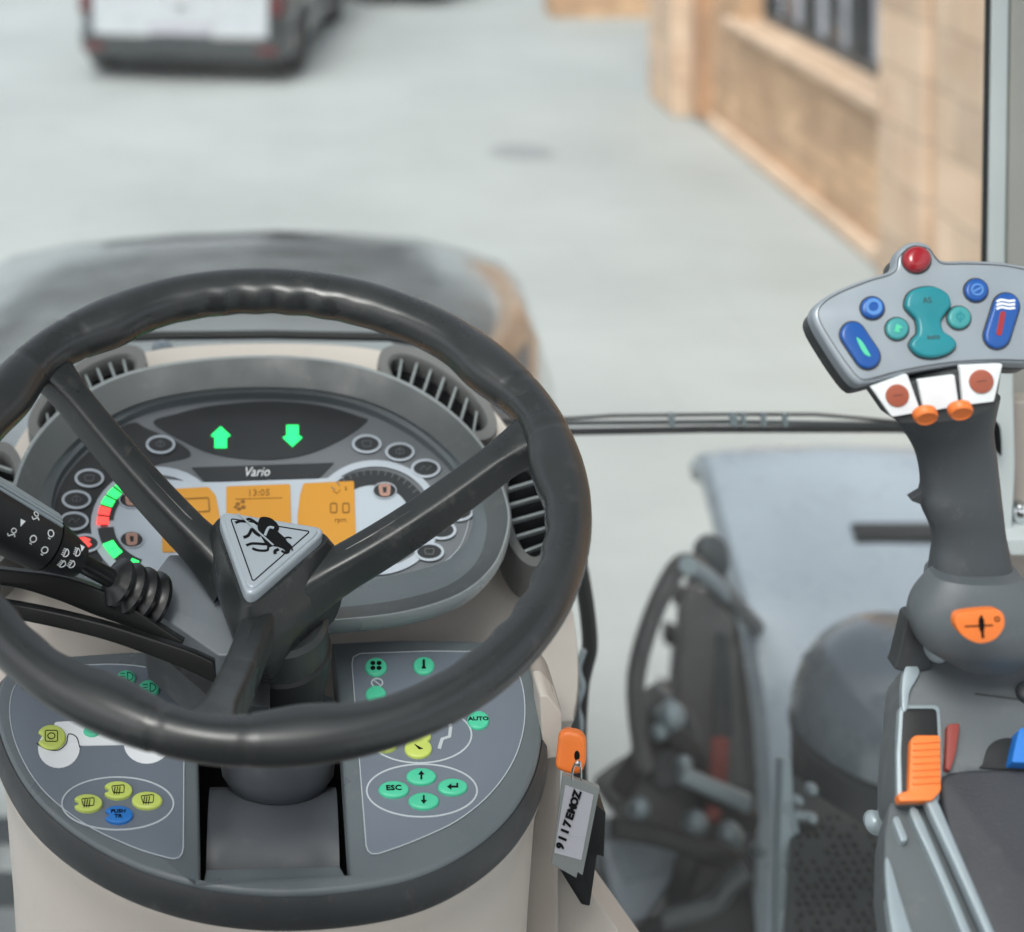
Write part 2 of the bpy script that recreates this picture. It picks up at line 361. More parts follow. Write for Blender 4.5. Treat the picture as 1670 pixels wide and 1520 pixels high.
slab('window_sill', 3.11, 3.40, 8.12, 11.05, .803, .875, M['stone_pale'], bl)
mb = MB(); mb.box((3.42, 9.62, 1.74), (.03, 2.58, 1.72)); wn = obj('window', mb, M['glassdark'], bl)
mb = MB()
for y in (8.39, 9.2, 10.0, 10.86): mb.box((3.375, y, 1.74), (.05, .06, 1.70))
for z in (.905, 2.56): mb.box((3.377, 9.62, z), (.045, 2.56, .06))
obj('frame', mb, M['steel'], wn)
mb = MB(); random.seed(3)
for y in (8.62, 8.95, 9.45, 9.85, 10.3, 10.62):
    wd = random.uniform(.07, .16); ps = []
    a = mb.ring([(3.395 + .006 * math.sin(i * 2.1), y - wd / 2 + wd * i / 12, .94) for i in range(13)]); b = mb.ring([(3.395 + .006 * math.sin(i * 2.1), y - wd / 2 + wd * i / 12, 2.5) for i in range(13)]); mb.bridge(a, b, 0, False)
obj('curtain', mb, M['curtain'], wn)
lw = thing('low_wall', 'low brown stone wall at the far end of the yard beyond the corner pilaster', 'wall', (3.6, 16.8, 0))
mb = MB(); mb.box((4.3, 16.8, .45), (2.8, .5, .9)); obj('wall', mb, M['stone'], lw)
mb = MB(); mb.box((4.3, 16.8, .935), (2.9, .6, .06), 0, .01); obj('coping', mb, M['stone_pale'], lw)
mc = thing('manhole_cover', 'small dark round drain cover set in the pale paving', 'drain cover', P(850, 248, 2600 * 2.6 / 627))
mb = MB(); q = P(850, 248, 2600 * 2.6 / 627); mb.lathe((q.x, q.y, -.01), (0, 0, 1), [(.22, 0), (.22, .014), (.20, .018), (.18, .016), (.05, .016)], 28); obj('cover', mb, M['iron'], mc)

# ------------------------------------------------------------------ parked cars
def car(name, label, x, y, rz, paint, group):
    t = thing(name, label, 'car', (0, 0, 0), 0, group)
    W, L = .90, 4.2
    def outline(k, yb=0, yf=L, n=9):
        p = []
        for cxs, cy, a0 in ((1, yf - .35, 0), (-1, yf - .35, 90), (-1, yb + .25, 180), (1, yb + .25, 270)):
            for i in range(n):
                a = R(a0 + 90 * i / (n - 1)); rr = .35 if cy > L / 2 else .25
                p.append((cxs * (W * k - rr) + rr * math.cos(a), cy + rr * math.sin(a)))
        return p
    def stack(levels):  # rings of the same rounded plan
        mb = MB(); Ls = [mb.ring([(a, b, z) for a, b in outline(k, yb, yf)]) for k, yb, yf, z in levels]
        for a, b in zip(Ls, Ls[1:]): mb.bridge(a, b)
        mb.face(Ls[0][::-1]); mb.face(Ls[-1]); return mb
    obj('bumper', stack([(.96, .05, L - .05, .20), (1.0, 0, L, .25), (1.0, -.02, L, .40), (.985, 0, L, .43)]), M['carblack'], t)
    obj('body', stack([(.97, .02, L - .02, .432), (1.0, .0, L, .50), (1.0, .02, L - .03, .70), (.97, .06, L - .12, .90), (.92, .12, L - .3, .96)]), M['carblack'], t)
    mb = MB(); mb.box((0, .05, .66), (1.46, .14, .58), 0, .05); obj('tailgate', mb, M[paint], t)
    obj('greenhouse', stack([(.90, .15, L - 1.0, .962), (.84, .25, L - 1.3, 1.15), (.74, .45, L - 1.75, 1.38)]), M['glassdark'], t)
    obj('roof', stack([(.745, .44, L - 1.73, 1.382), (.72, .5, L - 1.8, 1.44), (.6, .65, L - 2.0, 1.46)]), M[paint], t)
    for sx in (-1, 1):
        mb = MB(); mb.box((sx * .80, .045, .66), (.10, .12, .16), 0, .02); obj('tail_light', mb, M['redlens'], t)
        mb = MB(); mb.box((sx * .72, .0, .30), (.16, .06, .06), 0, .01); obj('reflector', mb, M['redlens'], t)
        mb = MB(); mb.box((sx * .97, L - 1.35, 1.02), (.16, .10, .13), 0, .03); obj('door_mirror', mb, M[paint], t)
        for yy in (.75, L - .8):
            mb = MB(); mb.lathe((sx * .72, yy, .31), (sx, 0, 0), [(.19, .0), (.31, .0), (.315, .05), (.315, .15), (.29, .2), (.2, .2), (.19, .18)], 32)
            wh = obj('wheel', mb, M['tyre'], t)
            mb = MB(); mb.lathe((sx * .74, yy, .31), (sx, 0, 0), [(.05, .0), (.188, .02), (.188, .15), (.15, .12), (.06, .15), (.02, .16)], 20); obj('rim', mb, M['alloy'], wh)
    mb = MB(); mb.box((0, -.025, .47), (.52, .02, .11), 0, .004); obj('number_plate', mb, M['tagpaper'], t)
    mb = MB(); mb.lathe((0, -.018, .66), (0, -1, 0), [(.05, 0), (.05, .012), (.04, .016), (.01, .016)], 20); obj('emblem', mb, M['alloy'], t)
    t.location = (x, y, 0); t.rotation_euler.z = rz
    return t
car('parked_car', 'dark hatchback with a white tailgate and black bumper parked at the top left', -.76, 13.05, R(-9), 'carwhite', None)
car('parked_car', 'black car at the top edge of the yard, right of the white car', 2.15, 17.9, R(62), 'carblack', None)

# ================================================================== TRACTOR
T = thing('tractor', 'cab of a tractor: grey dashboard, three-spoke wheel, control grip, bonnet and front mudguard', 'tractor', (0, 2.3, 0))
# --- bonnet
mb = MB(); Ls = []
sec = [(-1.0, -.55), (-1.0, -.27), (-.97, -.14), (-.91, -.07), (-.80, -.03), (-.6, -.004), (-.3, .012), (0, .020), (.3, .016), (.56, .006), (.62, .0), (.76, -.018), (.89, -.038), (.94, -.06), (.98, -.12), (1.0, -.22), (1.0, -.55)]
for y, hw, z in ((1.66, .26, 1.865), (1.95, .32, 1.835), (2.2, .375, 1.80), (2.5, .435, 1.755), (2.8, .465, 1.71), (3.05, .490, 1.675), (3.2, .495, 1.65), (3.27, .485, 1.61), (3.31, .46, 1.48)):
    Ls.append(mb.ring([(a * hw * (1.32 if a < 0 else 1.03), y, z + b) for a, b in sec]))
for a, b in zip(Ls, Ls[1:]): mb.bridge(a, b, 0, False)
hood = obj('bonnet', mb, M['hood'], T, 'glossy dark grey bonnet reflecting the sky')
mb = MB(); mb.prism(Plane(300, 440, 2.9, 84), S([(60, 470), (200, 452), (420, 444), (640, 452), (640, 458), (420, 451), (200, 460), (60, 479)], 3), .012, -.02, .001); obj('air_slot', mb, M['blackpl'], hood)
mb = MB(); mb.box((0, 2.5, .95), (.5, 1.5, .75), 0, .04); obj('engine_block', mb, M['steel'], T)
mb = MB(); mb.box((0, 3.06, .5), (1.7, .14, .12), 0, .03); obj('front_axle', mb, M['steel'], T)
# --- front wheels with mudguards
for sx in (1, -1):
    mb = MB(); cx = sx * 1.08
    prof = [(.24, -.2), (.38, -.23), (.455, -.21), (.475, -.12), (.48, 0), (.475, .12), (.455, .21), (.38, .23), (.24, .2)]
    mb.lathe((cx, 3.06, .50), (1, 0, 0), prof, 48)
    for k in range(20):
        for s2 in (-1, 1):
            a = 2 * math.pi * (k + (.5 if s2 > 0 else 0)) / 20; c = Vector((cx + s2 * .11, 3.06 + .487 * math.cos(a), .50 + .487 * math.sin(a)))
            t_ = Vector((0, -math.sin(a), math.cos(a))); o_ = Vector((0, math.cos(a), math.sin(a)))
            e = Vector((1, 0, 0)) * s2 * .11 ; q = [c - e * 1 - t_ * .05, c - e - t_ * .01, c + e + t_ * .07, c + e + t_ * .03]
            lo = mb.ring([p - o_ * .015 for p in q]); hi = mb.ring([p + o_ * .012 for p in q]); mb.bridge(lo, hi); mb.face(hi)
    ty = obj('front_wheel', mb, M['tyre'], T)
    mb = MB(); mb.lathe((cx, 3.06, .50), (sx, 0, 0), [(.05, -.05), (.235, -.1), (.245, .19), (.2, .15), (.12, .05), (.03, .07)], 32); obj('rim', mb, M['silver'], ty)
    pr = [(2.60, .62), (2.567, .745), (2.55, .85), (2.55, .953), (2.584, 1.08), (2.668, 1.185), (2.757, 1.24), (2.86, 1.30), (2.93, 1.335), (3.0, 1.315)]
    pr = S(pr, 4, False); mb = MB(); Ls = []
    xs = [.79, .785, .80, .83, .9, 1.05, 1.2, 1.33, 1.375, 1.39, 1.38]; dz = [-.06, -.03, -.006, .0, .006, .01, .006, 0, -.006, -.03, -.06]
    for y, z in pr:
        o_ = Vector((0, y - 3.08, z - .62)).normalized(); Ls.append(mb.ring([Vector((sx * x, y, z)) + o_ * q for x, q in zip(xs, dz)]))
    for a, b in zip(Ls, Ls[1:]): mb.bridge(a, b, 0, False)
    fe = obj('mudguard', mb, M['fender'], T, 'pale blue-grey front mudguard' if sx > 0 else None)
    sol = fe.modifiers.new('thick', 'SOLIDIFY'); sol.thickness = .008; sol.offset = -1
    if sx > 0:
        q = P(1470, 882, 2.78); mb = MB(); mb.box((q.x, q.y, q.z + .012), (.17, .035, .03), 0, .008); obj('grab_slot', mb, M['blackpl'], fe)
# --- machinery between bonnet and mudguard
def px_tube(name, pts, Y, r, m, parent=T, n=14, **k):
    mb = MB(); pp = [P(a, b, (c[0] if c else Y)) for a, b, *c in pts]; pp = [Vector(q) for q in S([tuple(v) for v in pp], 6, False)]
    mb.tube(pp, r, n, up=(0, 1, 0)); return obj(name, mb, m, parent, **k)
px_tube('guard_pipe', [(1052, 1250), (1040, 1180), (1038, 1100), (1062, 1010), (1098, 935), (1125, 918), (1160, 945, 2.4), (1225, 1012, 2.62), (1260, 1050, 2.8)], 2.3, .0135, M['machgrey'])
px_tube('pipe_highlight', [(1122, 922), (1150, 938, 2.35), (1180, 966, 2.46), (1206, 994, 2.55)], 2.27, .0125, M['silver'])  # pale overlay tube: the pipe's highlight put into a lighter colour
px_tube('hose', [(1010, 1290), (1050, 1230), (1090, 1200), (1130, 1230), (1150, 1300), (1230, 1340)], 2.32, .016, M['rubber'])
px_tube('hose', [(1000, 1350), (1070, 1362), (1140, 1385), (1190, 1400), (1215, 1440)], 2.2, .014, M['rubber'])
px_tube('hose', [(1080, 1500), (1160, 1475), (1190, 1440), (1215, 1420)], 2.15, .013, M['steel'])
px_tube('drag_link', [(1110, 1262), (1150, 1280), (1220, 1310)], 2.25, .012, M['silver'])
pl = Plane(1160, 1100, 2.42, 12)
mb = MB(); mb.prism(pl, rounded([(1112, 1000), (1134, 958), (1196, 1010), (1212, 1280), (1104, 1280)], 5), 0, -.03, .004); cp = obj('side_cover', mb, M['machgrey'], T)
mb = MB(); mb.prism(pl, rounded([(1168, 1030), (1186, 1034), (1196, 1200), (1160, 1200)], 8), .008, 0.001, .002); obj('rib', mb, M['steel'], cp)
pl = Plane(1160, 900, 2.45, 20); mb = MB(); mb.prism(pl, S([(1138, 900), (1148, 880), (1168, 874), (1186, 888), (1192, 925), (1176, 945), (1148, 925)], 4), .0, -.03, .012); obj('filter_housing', mb, M['steel'], T)
pl = Plane(1100, 1200, 2.36, 20)
mb = MB(); mb.prism(pl, S([(1062, 1160), (1090, 1130), (1120, 1150), (1135, 1200), (1125, 1260), (1080, 1290), (1048, 1250)], 4), .03, -.08, .02); obj('valve_block', mb, M['steel'], T)
mb = MB(); mb.prism(pl, rounded([(1040, 1285), (1080, 1262), (1205, 1290), (1215, 1400), (1160, 1395), (1090, 1352), (1010, 1345), (1000, 1315)], 12), -.01, -.16, .02); obj('bracket', mb, M['machgrey'], T)
pl2 = Plane(1040, 1430, 2.3, 60)
mb = MB(); mb.prism(pl2, rounded([(978, 1372), (1120, 1370), (1100, 1425), (1050, 1500), (1022, 1505), (995, 1450)], 8), 0, -.02, .004); stp = obj('pale_plate', mb, M['fender'], T)  # pale plate added to brighten a spot that renders in shadow
mb = MB(); mb.prism(pl2, rounded([(1000, 1385), (1100, 1383), (1082, 1425), (1020, 1440)], 6), .004, .001, .001); obj('pale_plate_pad', mb, M['silver'], stp)
pl2 = Plane(1180, 1450, 2.2, 30)
mb = MB(); mb.prism(pl2, S([(1140, 1400), (1200, 1392), (1228, 1430), (1226, 1600), (1080, 1640), (1060, 1540), (1110, 1490)], 4), 0, -.15, .03); obj('lower_frame', mb, M['blackpl'], T)
mb = MB(); mb.prism(pl, rounded([(1000, 1262), (1025, 1250), (1030, 1285), (1006, 1292)], 6), .03, 0, .004); obj('bracket', mb, M['steel'], T)
for x, y, r in ((1097, 1165, .019), (1078, 1192, .011), (1045, 1317, .014), (1137, 1342, .017), (1192, 1362, .018), (1117, 1245, .011), (1243, 1385, .010)):
    q = P(x, y, 2.27); mb = MB(); mb.lathe(q, (0, -.8, .6), [(r, -.03), (r, 0), (r * .8, r * .5), (r * .4, r * .75)], 16); obj('hydraulic_fitting', mb, M['silver'], T)
for pts in ([(1163, 1208), (1190, 1205), (1186, 1285), (1160, 1270)], [(1155, 1318), (1178, 1322), (1172, 1345), (1152, 1338)]):
    mb = MB(); mb.prism(Plane(1170, 1240, 2.3, 20), rounded(pts, 5), .0, -.02, .004); obj('coupling_cap', mb, M['redpl'], T)
# --- dark tank and floor on the right
mb = MB(); TC = (.832, 2.10, 1.335)
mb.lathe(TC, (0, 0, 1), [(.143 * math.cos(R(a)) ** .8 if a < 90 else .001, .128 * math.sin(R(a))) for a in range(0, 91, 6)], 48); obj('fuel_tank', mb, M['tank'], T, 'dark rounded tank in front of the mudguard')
mb = MB(); mb.lathe((TC[0], TC[1], 1.33), (0, 0, -1), [(.143, 0), (.146, .004), (.143, .012), (.140, .40)], 48); obj('tank_body', mb, M['tankshade'], T)
pl = Plane(1380, 1430, 1.62, 76)
mb = MB(); mb.prism(pl, rounded([(1296, 1262), (1340, 1300), (1448, 1374), (1560, 1420), (1560, 1640), (1270, 1640)], 6), 0, -.02, .003); fl = obj('floor_mat', mb, M['mat'], T)
mb = MB()
for i in range(14):
    for j in range(16):
        x = 1300 + i * 17 + (8 if j % 2 else 0) + random.uniform(-2.5, 2.5); y = 1335 + j * 14 + random.uniform(-2.5, 2.5)
        if random.random() < .12: continue
        if y - 1305 > (x - 1340) * .66 and x < 1480:
            u, v = pl.uv(x, y); mb.lathe(pl.w(u, v, 0), pl.N, [(.0035, 0), (.003, .002), (.001, .0026)], 8)
obj('stud', mb, M['rubber'], fl, kind='stuff')
pl = Plane(1283, 1380, 1.66, 30)
mb = MB(); mb.prism(pl, rounded([(1277, 1236), (1291, 1236), (1296, 1330), (1290, 1600), (1268, 1600), (1274, 1330)], 4), 0, -.03, .003)
for k in range(26):
    x = random.uniform(1276, 1316); y = random.uniform(1300, 1590); u, v = pl.uv(x, y); mb.lathe(pl.w(u, v, -.002), pl.N, [(.005, 0), (.004, .003), (.002, .005)], 8)
obj('sill_strip', mb, M['silver'], T)
mb = MB()
for y in (1287, 1335, 1382, 1420): u, v = pl.uv(1325, y); mb.lathe(pl.w(u, v, 0), pl.N, [(.006, -.01), (.006, 0), (.004, .003)], 10)
obj('sill_bolt', mb, M['silver'], T)

# --- windscreen, wiper, pillar
pane = MB(); Yg = 1.50
a = pane.ring([P(-820, 1700, Yg), P(1612, 1700, Yg), P(1612, -160, Yg), P(-820, -160, Yg)]); pane.face(a); obj('windscreen', pane, GL, T)
mb = MB(); mb.tube([P(600, 706, 1.54), P(940, 704, 1.54), P(1160, 700, 1.54), P(1460, 700, 1.54), P(1620, 706, 1.54)], (.003, .0048), 10, up=(0, 1, 0)); wi = obj('wiper_blade', mb, M['rubber'], T)
mb = MB(); mb.tube([P(600, 690, 1.535), P(940, 690, 1.535), P(1180, 688, 1.535), P(1460, 692, 1.535), P(1620, 698, 1.535)], (.0022, .0030), 8, up=(0, 1, 0)); obj('blade_carrier', mb, M['steel'], wi)
mb = MB(); mb.tube([P(700, 690, 1.53), P(940, 682, 1.53), P(1000, 678, 1.53), P(1180, 676, 1.53), P(1330, 676, 1.53), P(1400, 682, 1.53), P(1465, 688, 1.53)], (.0016, .0022), 8, up=(0, 1, 0)); obj('wiper_arm', mb, M['rubber'], wi)
mb = MB()
for x, wd in ((1095, 8), (1196, 10), (1212, 5), (1245, 5), (1280, 5)):
    q = P(x, 684, 1.525); mb.box(q, (wd * 1.53 / F, .008, .012), 0, .001)
obj('wiper_clip', mb, M['silver'], wi)
def vprism(name, pts, Y, dep, m, parent, bev=.002, lean=0, pl=None, **k):
    mb = MB(); n0 = 0
    if pl: n0, Y = Y, 1
    mb.prism(pl or Plane(sum(q[0] for q in pts) / len(pts), sum(q[1] for q in pts) / len(pts), Y, lean), pts, n0, n0 - dep, bev); return obj(name, mb, m, parent, **k)
pil = vprism('door_pillar', [(1652, -260), (1950, -260), (1950, 652), (1637, 652)], 1.44, .03, M['pillar'], T, .004)
vprism('pillar_edge_trim', [(1622, -260), (1650, -260), (1640, 420), (1638, 652), (1610, 652), (1612, 420)], 1.437, .010, M['pillarlight'], pil)
vprism('door_seal', [(1613, -260), (1620.5, -260), (1611, 420), (1608, 660), (1600, 660), (1603, 420)], 1.44, .004, M['rubber'], pil, .001)
lp = vprism('pillar_lower_trim', rounded([(1628, 655), (1950, 655), (1950, 1700), (1650, 1700), (1642, 905)], 6), 1.42, .02, M['taupe'], T, .006)
vprism('trim_edge', rounded([(1620, 600), (1652, 600), (1656, 760), (1650, 880), (1632, 880), (1622, 760)], 5), 1.40, .02, M['pillarlight'], lp)
vprism('latch_slot', S([(1627, 690), (1632, 700), (1634, 740), (1630, 738), (1625, 700)], 4), 1.385, .012, M['blackprint_shade'], lp, .0005)
vprism('ledge', rounded([(1640, 880), (1950, 872), (1950, 904), (1648, 906)], 4), 1.38, .05, M['pillarlight'], lp)
q = P(1667, 838, 1.41); mb = MB(); mb.lathe(q, (-.2, -1, .2), [(.010, -.01), (.010, 0), (.008, .004), (.003, .006)], 20); obj('bolt', mb, M['chrome'], lp)

mb = MB()
for x0, x1, y0, y1 in ((-.85, .85, -.9, -.25), (-.85, .85, 1.15, 1.6), (-.85, -.45, -.248, 1.148), (.45, .85, -.248, 1.148)): mb.box(((x0 + x1) / 2, (y0 + y1) / 2, 3.07), (x1 - x0, y1 - y0, .1), 0)
rf = obj('unseen_cab_roof', mb, M['pillar'], T)  # out of view; added to cut the sky light on the interior
slab('unseen_rear_wall', -.85, .85, -1.0, -.95, 1.40, 2.75, M['taupe'], T, .01)  # out of view; added to block light from behind
slab('unseen_cab_floor', -.85, .50, -.94, 1.0, 1.36, 1.42, M['mat'], T, .01)  # out of view; dark floor added to cut light from below
mb = MB(); mb.face(mb.ring([(-.45, -.25, 3.09), (.45, -.25, 3.09), (.45, 1.15, 3.09), (-.45, 1.15, 3.09)])); obj('unseen_roof_hatch', mb, GL, rf)  # out of view; opening added to let top light back in
# --- dashboard body behind the instrument cluster
pl = Plane(430, 700, 1.36, 48)
mb = MB(); mb.prism(pl, S([(440, 548), (600, 556), (700, 585), (790, 640), (850, 720), (895, 830), (925, 930), (945, 1040), (940, 1150), (900, 1170), (600, 1180), (440, 1180), (250, 1180), (-60, 1170), (-90, 1040), (-70, 930), (-30, 830), (20, 720), (80, 640), (170, 585), (270, 556)], 5), -.012, -.08, .03, steps=5)
dash = obj('dashboard', mb, M['cream'], T, 'cream dashboard moulding around the instrument cluster')
mb = MB(); mb.prism(Plane(870, 1000, 1.30, 20), S([(800, 905), (856, 900), (898, 915), (930, 1000), (946, 1080), (944, 1150), (930, 1190), (880, 1210), (780, 1120)], 5), 0, -.12, .02, steps=4); obj('side_panel', mb, M['taupe'], dash)
mb = MB(); q0 = P(262, 566, 1.5); mb.tube([P(180, 552, 1.49), P(262, 548, 1.49), P(440, 546, 1.49), P(630, 550, 1.49), P(690, 560, 1.49)], (.004, .0046), 10, up=(0, 1, 0)); obj('windscreen_seal', mb, M['rubber'], T)
mb = MB(); mb.prism(Plane(450, 565, 1.475, 60), rounded([(286, 558), (636, 557), (660, 576), (286, 578)], 3), .0, -.03, .002); obj('demister_strip', mb, M['podlight'], dash)
mb = MB(); mb.line(Plane(450, 578, 1.46, 60), [(299, 586), (303, 578), (506, 575), (513, 584)], .0022, .001, .002, 0, False); obj('demister_slot', mb, M['blackprint_shade'], dash)
q = P(265, 590, 1.44); mb = MB(); mb.lathe(q, (0, -.25, 1), [(.0065, -.02), (.009, 0), (.0105, .006), (.0105, .012), (.008, .017), (.003, .019)], 24); obj('light_sensor', mb, M['tank'], dash)

# --- air vents (frame > dark throat, louvre)
def vent(cx, cy, rx, ry, rot, Y, lean, nf, fan, lab, par):
    pl = Plane(cx, cy, Y, lean)
    def rr(x, y): c, s = math.cos(R(rot)), math.sin(R(rot)); return (cx + x * c - y * s, cy + x * s + y * c)
    o_ = [rr(rx * math.cos(t), ry * math.sin(t)) for t in [2 * math.pi * i / 40 for i in range(40)]]
    i_ = [rr(rx * .80 * math.cos(t), ry * .62 * math.sin(t)) for t in [2 * math.pi * i / 40 for i in range(40)]]
    mb = MB(); mb.band(pl, [(o_, -.05), (o_, -.008), ([(a * .93 + b * .07, c * .93 + d * .07) for (a, c), (b, d) in zip(o_, i_)], 0), ([(a * .2 + b * .8, c * .2 + d * .8) for (a, c), (b, d) in zip(o_, i_)], 0), (i_, -.003), (i_, -.035)])
    f = obj('air_vent', mb, M['vent'], par, lab)
    mb = MB(); L = mb.ring([pl.w(*pl.uv(*q), -.022) for q in i_]); mb.face(L); obj('throat', mb, M['blackprint_shade'], f)  # flat black sheet: shade of the vent's depth put into its colour
    mb = MB()
    for k in range(nf):
        x = rx * .76 * (-1 + 2 * (k + .5) / nf); h = ry * .62 * math.sqrt(max(.03, 1 - (x / (rx * .8)) ** 2)); s = fan
        q = [rr(x - 2.2 - s, -h), rr(x + 2.2 - s, -h), rr(x + 2.2 + s, h), rr(x - 2.2 + s, h)]; mb.prism(pl, q, -.005, -.010, .0004)
    obj('louvre', mb, M['podlight'], f)
vent(714, 640, 116, 50, 36, 1.36, 55, 7, 9, 'louvred air vent at the upper right of the cluster', dash)
vent(862, 822, 104, 50, 82, 1.262, 55, 6, 4, 'louvred air vent at the right edge of the cluster', dash)
vent(142, 640, 116, 50, -36, 1.36, 55, 8, -7, None, dash)
vent(-8, 822, 104, 50, -82, 1.262, 55, 7, -3, None, dash)

# --- instrument cluster
pc = Plane(427, 800, 1.25, 62, roll=1.2)
OUT = S([(427, 582), (545, 590), (650, 620), (735, 672), (795, 738), (828, 815), (832, 868), (808, 930), (752, 978), (660, 1008), (545, 1021), (427, 1024), (310, 1017), (190, 996), (95, 955), (38, 900), (17, 850), (22, 790), (52, 722), (110, 660), (195, 614), (305, 590)], 5)
INN = S([(430, 650), (530, 657), (615, 682), (685, 722), (738, 772), (766, 825), (770, 862), (756, 900), (715, 930), (630, 951), (530, 962), (430, 965), (330, 962), (240, 955), (160, 935), (108, 905), (88, 865), (88, 812), (112, 765), (165, 715), (240, 675), (335, 655)], 5)
pf = Plane(427, 800, 1.25, 62, roll=1.2); pf.O = pc.O - pc.N * .0215
def mix(A, B, t): return [(a * (1 - t) + b * t, c * (1 - t) + d * t) for (a, c), (b, d) in zip(A, B)]
mb = MB(); mb.band(pc, [(mix(OUT, INN, .12), -.014), (mix(OUT, INN, .0), -.005), (OUT, .002), (mix(OUT, INN, .05), .0045), (mix(OUT, INN, .10), .004)]); CL = obj('instrument_cluster', mb, M['podlight'], T, 'oval instrument cluster behind the steering wheel')  # lip paler than the hood: its highlight is put into the colour
mb = MB(); mb.band(pc, [(mix(OUT, INN, .10), .004), (mix(OUT, INN, .55), -.004), (mix(OUT, INN, .62), -.005)]); obj('hood', mb, M['podband'], CL)
mb = MB(); mb.band(pc, [(mix(OUT, INN, .62), -.005), (mix(OUT, INN, .93), .010, pf), (INN, .0075, pf), (INN, -.001, pf)]); obj('bezel', mb, M['panel'], CL)
n0 = 0
def flat(pts, n, m, i=0, target=None, pl=pf):
    target.prism(pl, pts, n, n - .0006, 0, i)
mb = MB(); L = mb.ring([pf.w(*pf.uv(*q), n0) for q in INN]); mb.face(L); face = obj('dial_face', mb, M['podmid'], CL)
mb = MB()
flat(S([(250, 690), (290, 676), (340, 664), (430, 656), (520, 662), (590, 682), (596, 690), (560, 716), (500, 742), (430, 751), (350, 742), (295, 718)], 4), n0 + .0012, 0, 0, mb)
lens = obj('indicator_lens', mb, M['poddark'], CL)
# dark crescents behind the warning lamps, pale gauge rings
mb = MB()
flat(S([(92, 812), (118, 764), (170, 716), (215, 690), (240, 700), (290, 722), (310, 745), (250, 760), (190, 790), (160, 840), (170, 905), (150, 925), (108, 900), (90, 860)], 4), n0 + .0006, 0, 0, mb)
flat(rounded([(312, 764), (545, 756), (520, 781), (334, 787)], 2), n0 + .0012, 0, 0, mb); obj('dark_field', mb, M['poddark'], CL)
mb = MB(); mb.line(pf, ell(256, 858, 100, 88, 40), .0075, n0 + .0013, .0006); obj('gauge_ring', mb, M['ringpale'], CL)
mb = MB(); mb.line(pf, ell(612, 846, 100, 88, 44, -160, 100), .0060, n0 + .0013, .0006, closed=False); obj('gauge_ring', mb, M['ringpale'], CL)
mb = MB(); flat(S([(334, 789), (430, 786), (520, 783), (600, 778), (640, 786), (668, 815), (672, 850), (650, 890), (600, 925), (520, 940), (430, 944), (350, 944), (260, 935), (210, 920), (180, 880), (178, 835), (200, 800), (260, 785)], 5), n0 + .0018, 0, 0, mb); disp = obj('pale_field', mb, M['podpale'], CL)
def arc(cx, cy, rx, ry, a0, a1, wpx, n, mt, nm, par, seg=20):
    mb = MB(); A = ell(cx, cy, rx + wpx / 2, ry + wpx / 2 * .8, seg, a0, a1); B = ell(cx, cy, rx - wpx / 2, ry - wpx / 2 * .8, seg, a0, a1); mb.prism(pf, A + B[::-1], n, n - .0006); return obj(nm, mb, mt, par)
arc(256, 856, 84, 74, 184, 268, 26, n0 + .0026, M['poddark'], 'gauge_scale', CL)
arc(256, 856, 84, 74, 110, 174, 26, n0 + .0026, M['poddark'], 'gauge_scale', CL)
arc(608, 848, 76, 66, 215, 345, 30, n0 + .0026, M['poddark'], 'gauge_scale', CL)
mb = MB()
for a in range(220, 345, 8): mb.line(pf, ell(608, 848, 89, 78, 1, a, a + .01)[:1] + ell(608, 848, 80 if a % 24 else 72, 70 if a % 24 else 63, 1, a, a + .01)[:1], .0008, n0 + .0026, .0004, 0, False)
obj('tick_scale', mb, M['dimicon'], CL, kind='stuff')
for i, (a, k) in enumerate(((178 + 4, 'r'), (194, 'r'), (206, 'g'), (218, 'g'), (230, 'g'), (242, 'g'), (150, 'g'), (140, 'g'), (116, 'g'))):
    arc(256, 856, 88, 76, a - 4.6, a + 4.6, 19, n0 + .0034, M['ledred' if k == 'r' else 'ledgreen'], 'gauge_light', CL, 6)
lamps = [(598, 727), (652, 740), (694, 767), (733, 800), (748, 838), (720, 868), (700, 903), (262, 728), (208, 752), (146, 783), (125, 818), (121, 853), (150, 903)]
lamps[-1] = (140, 889)
for k, (x, y) in enumerate(lamps):
    mb = MB(); mb.line(pf, ell(x, y, 22, 13.5, 28), .0020, n0 + .0020, .0006, 1); flat(ell(x, y, 21, 12.5, 24), n0 + .0022, 0, 0, mb)
    if k % 3 == 0: mb.line(pf, rounded([(x - 8, y - 4), (x + 8, y - 4), (x + 6, y + 5), (x - 6, y + 5)], 2), .0007, n0 + .0026, .0003, 3)
    elif k % 3 == 1: mb.line(pf, ell(x, y, 7, 4.5, 12), .0007, n0 + .0026, .0003, 3); mb.line(pf, [(x, y - 7), (x, y + 3)], .0008, n0 + .0026, .0003, 3, False)
    else: mb.line(pf, [(x - 9, y + 3), (x - 3, y - 4), (x + 3, y + 3), (x + 9, y - 4)], .0008, n0 + .0026, .0003, 3, False)
    if k == 12: flat([(128, 882), (138, 880), (148, 884), (144, 888), (150, 892), (143, 897), (135, 896), (136, 890), (127, 888)], n0 + .0032, 0, 2, mb)
    obj('warning_lamp', mb, [M['poddark'], M['ringpale'], M['ledred'], M['dimicon']], CL)
for x, y in ((214, 819), (215, 884), (627, 804), (640, 884)):
    mb = MB(); flat(ell(x, y, 19, 13, 24), n0 + .0026, 0, 0, mb); mb.line(pf, ell(x, y, 19, 13, 24), .0008, n0 + .0026, .0006, 1); mb.line(pf, rounded([(x - 7, y - 8), (x + 7, y - 8), (x + 6, y + 7), (x - 5, y + 7)], 3), .003, n0 + .0030, .0005, 2); obj('symbol_lamp', mb, [M['poddark'], M['ringpale'], M['icon']], CL)
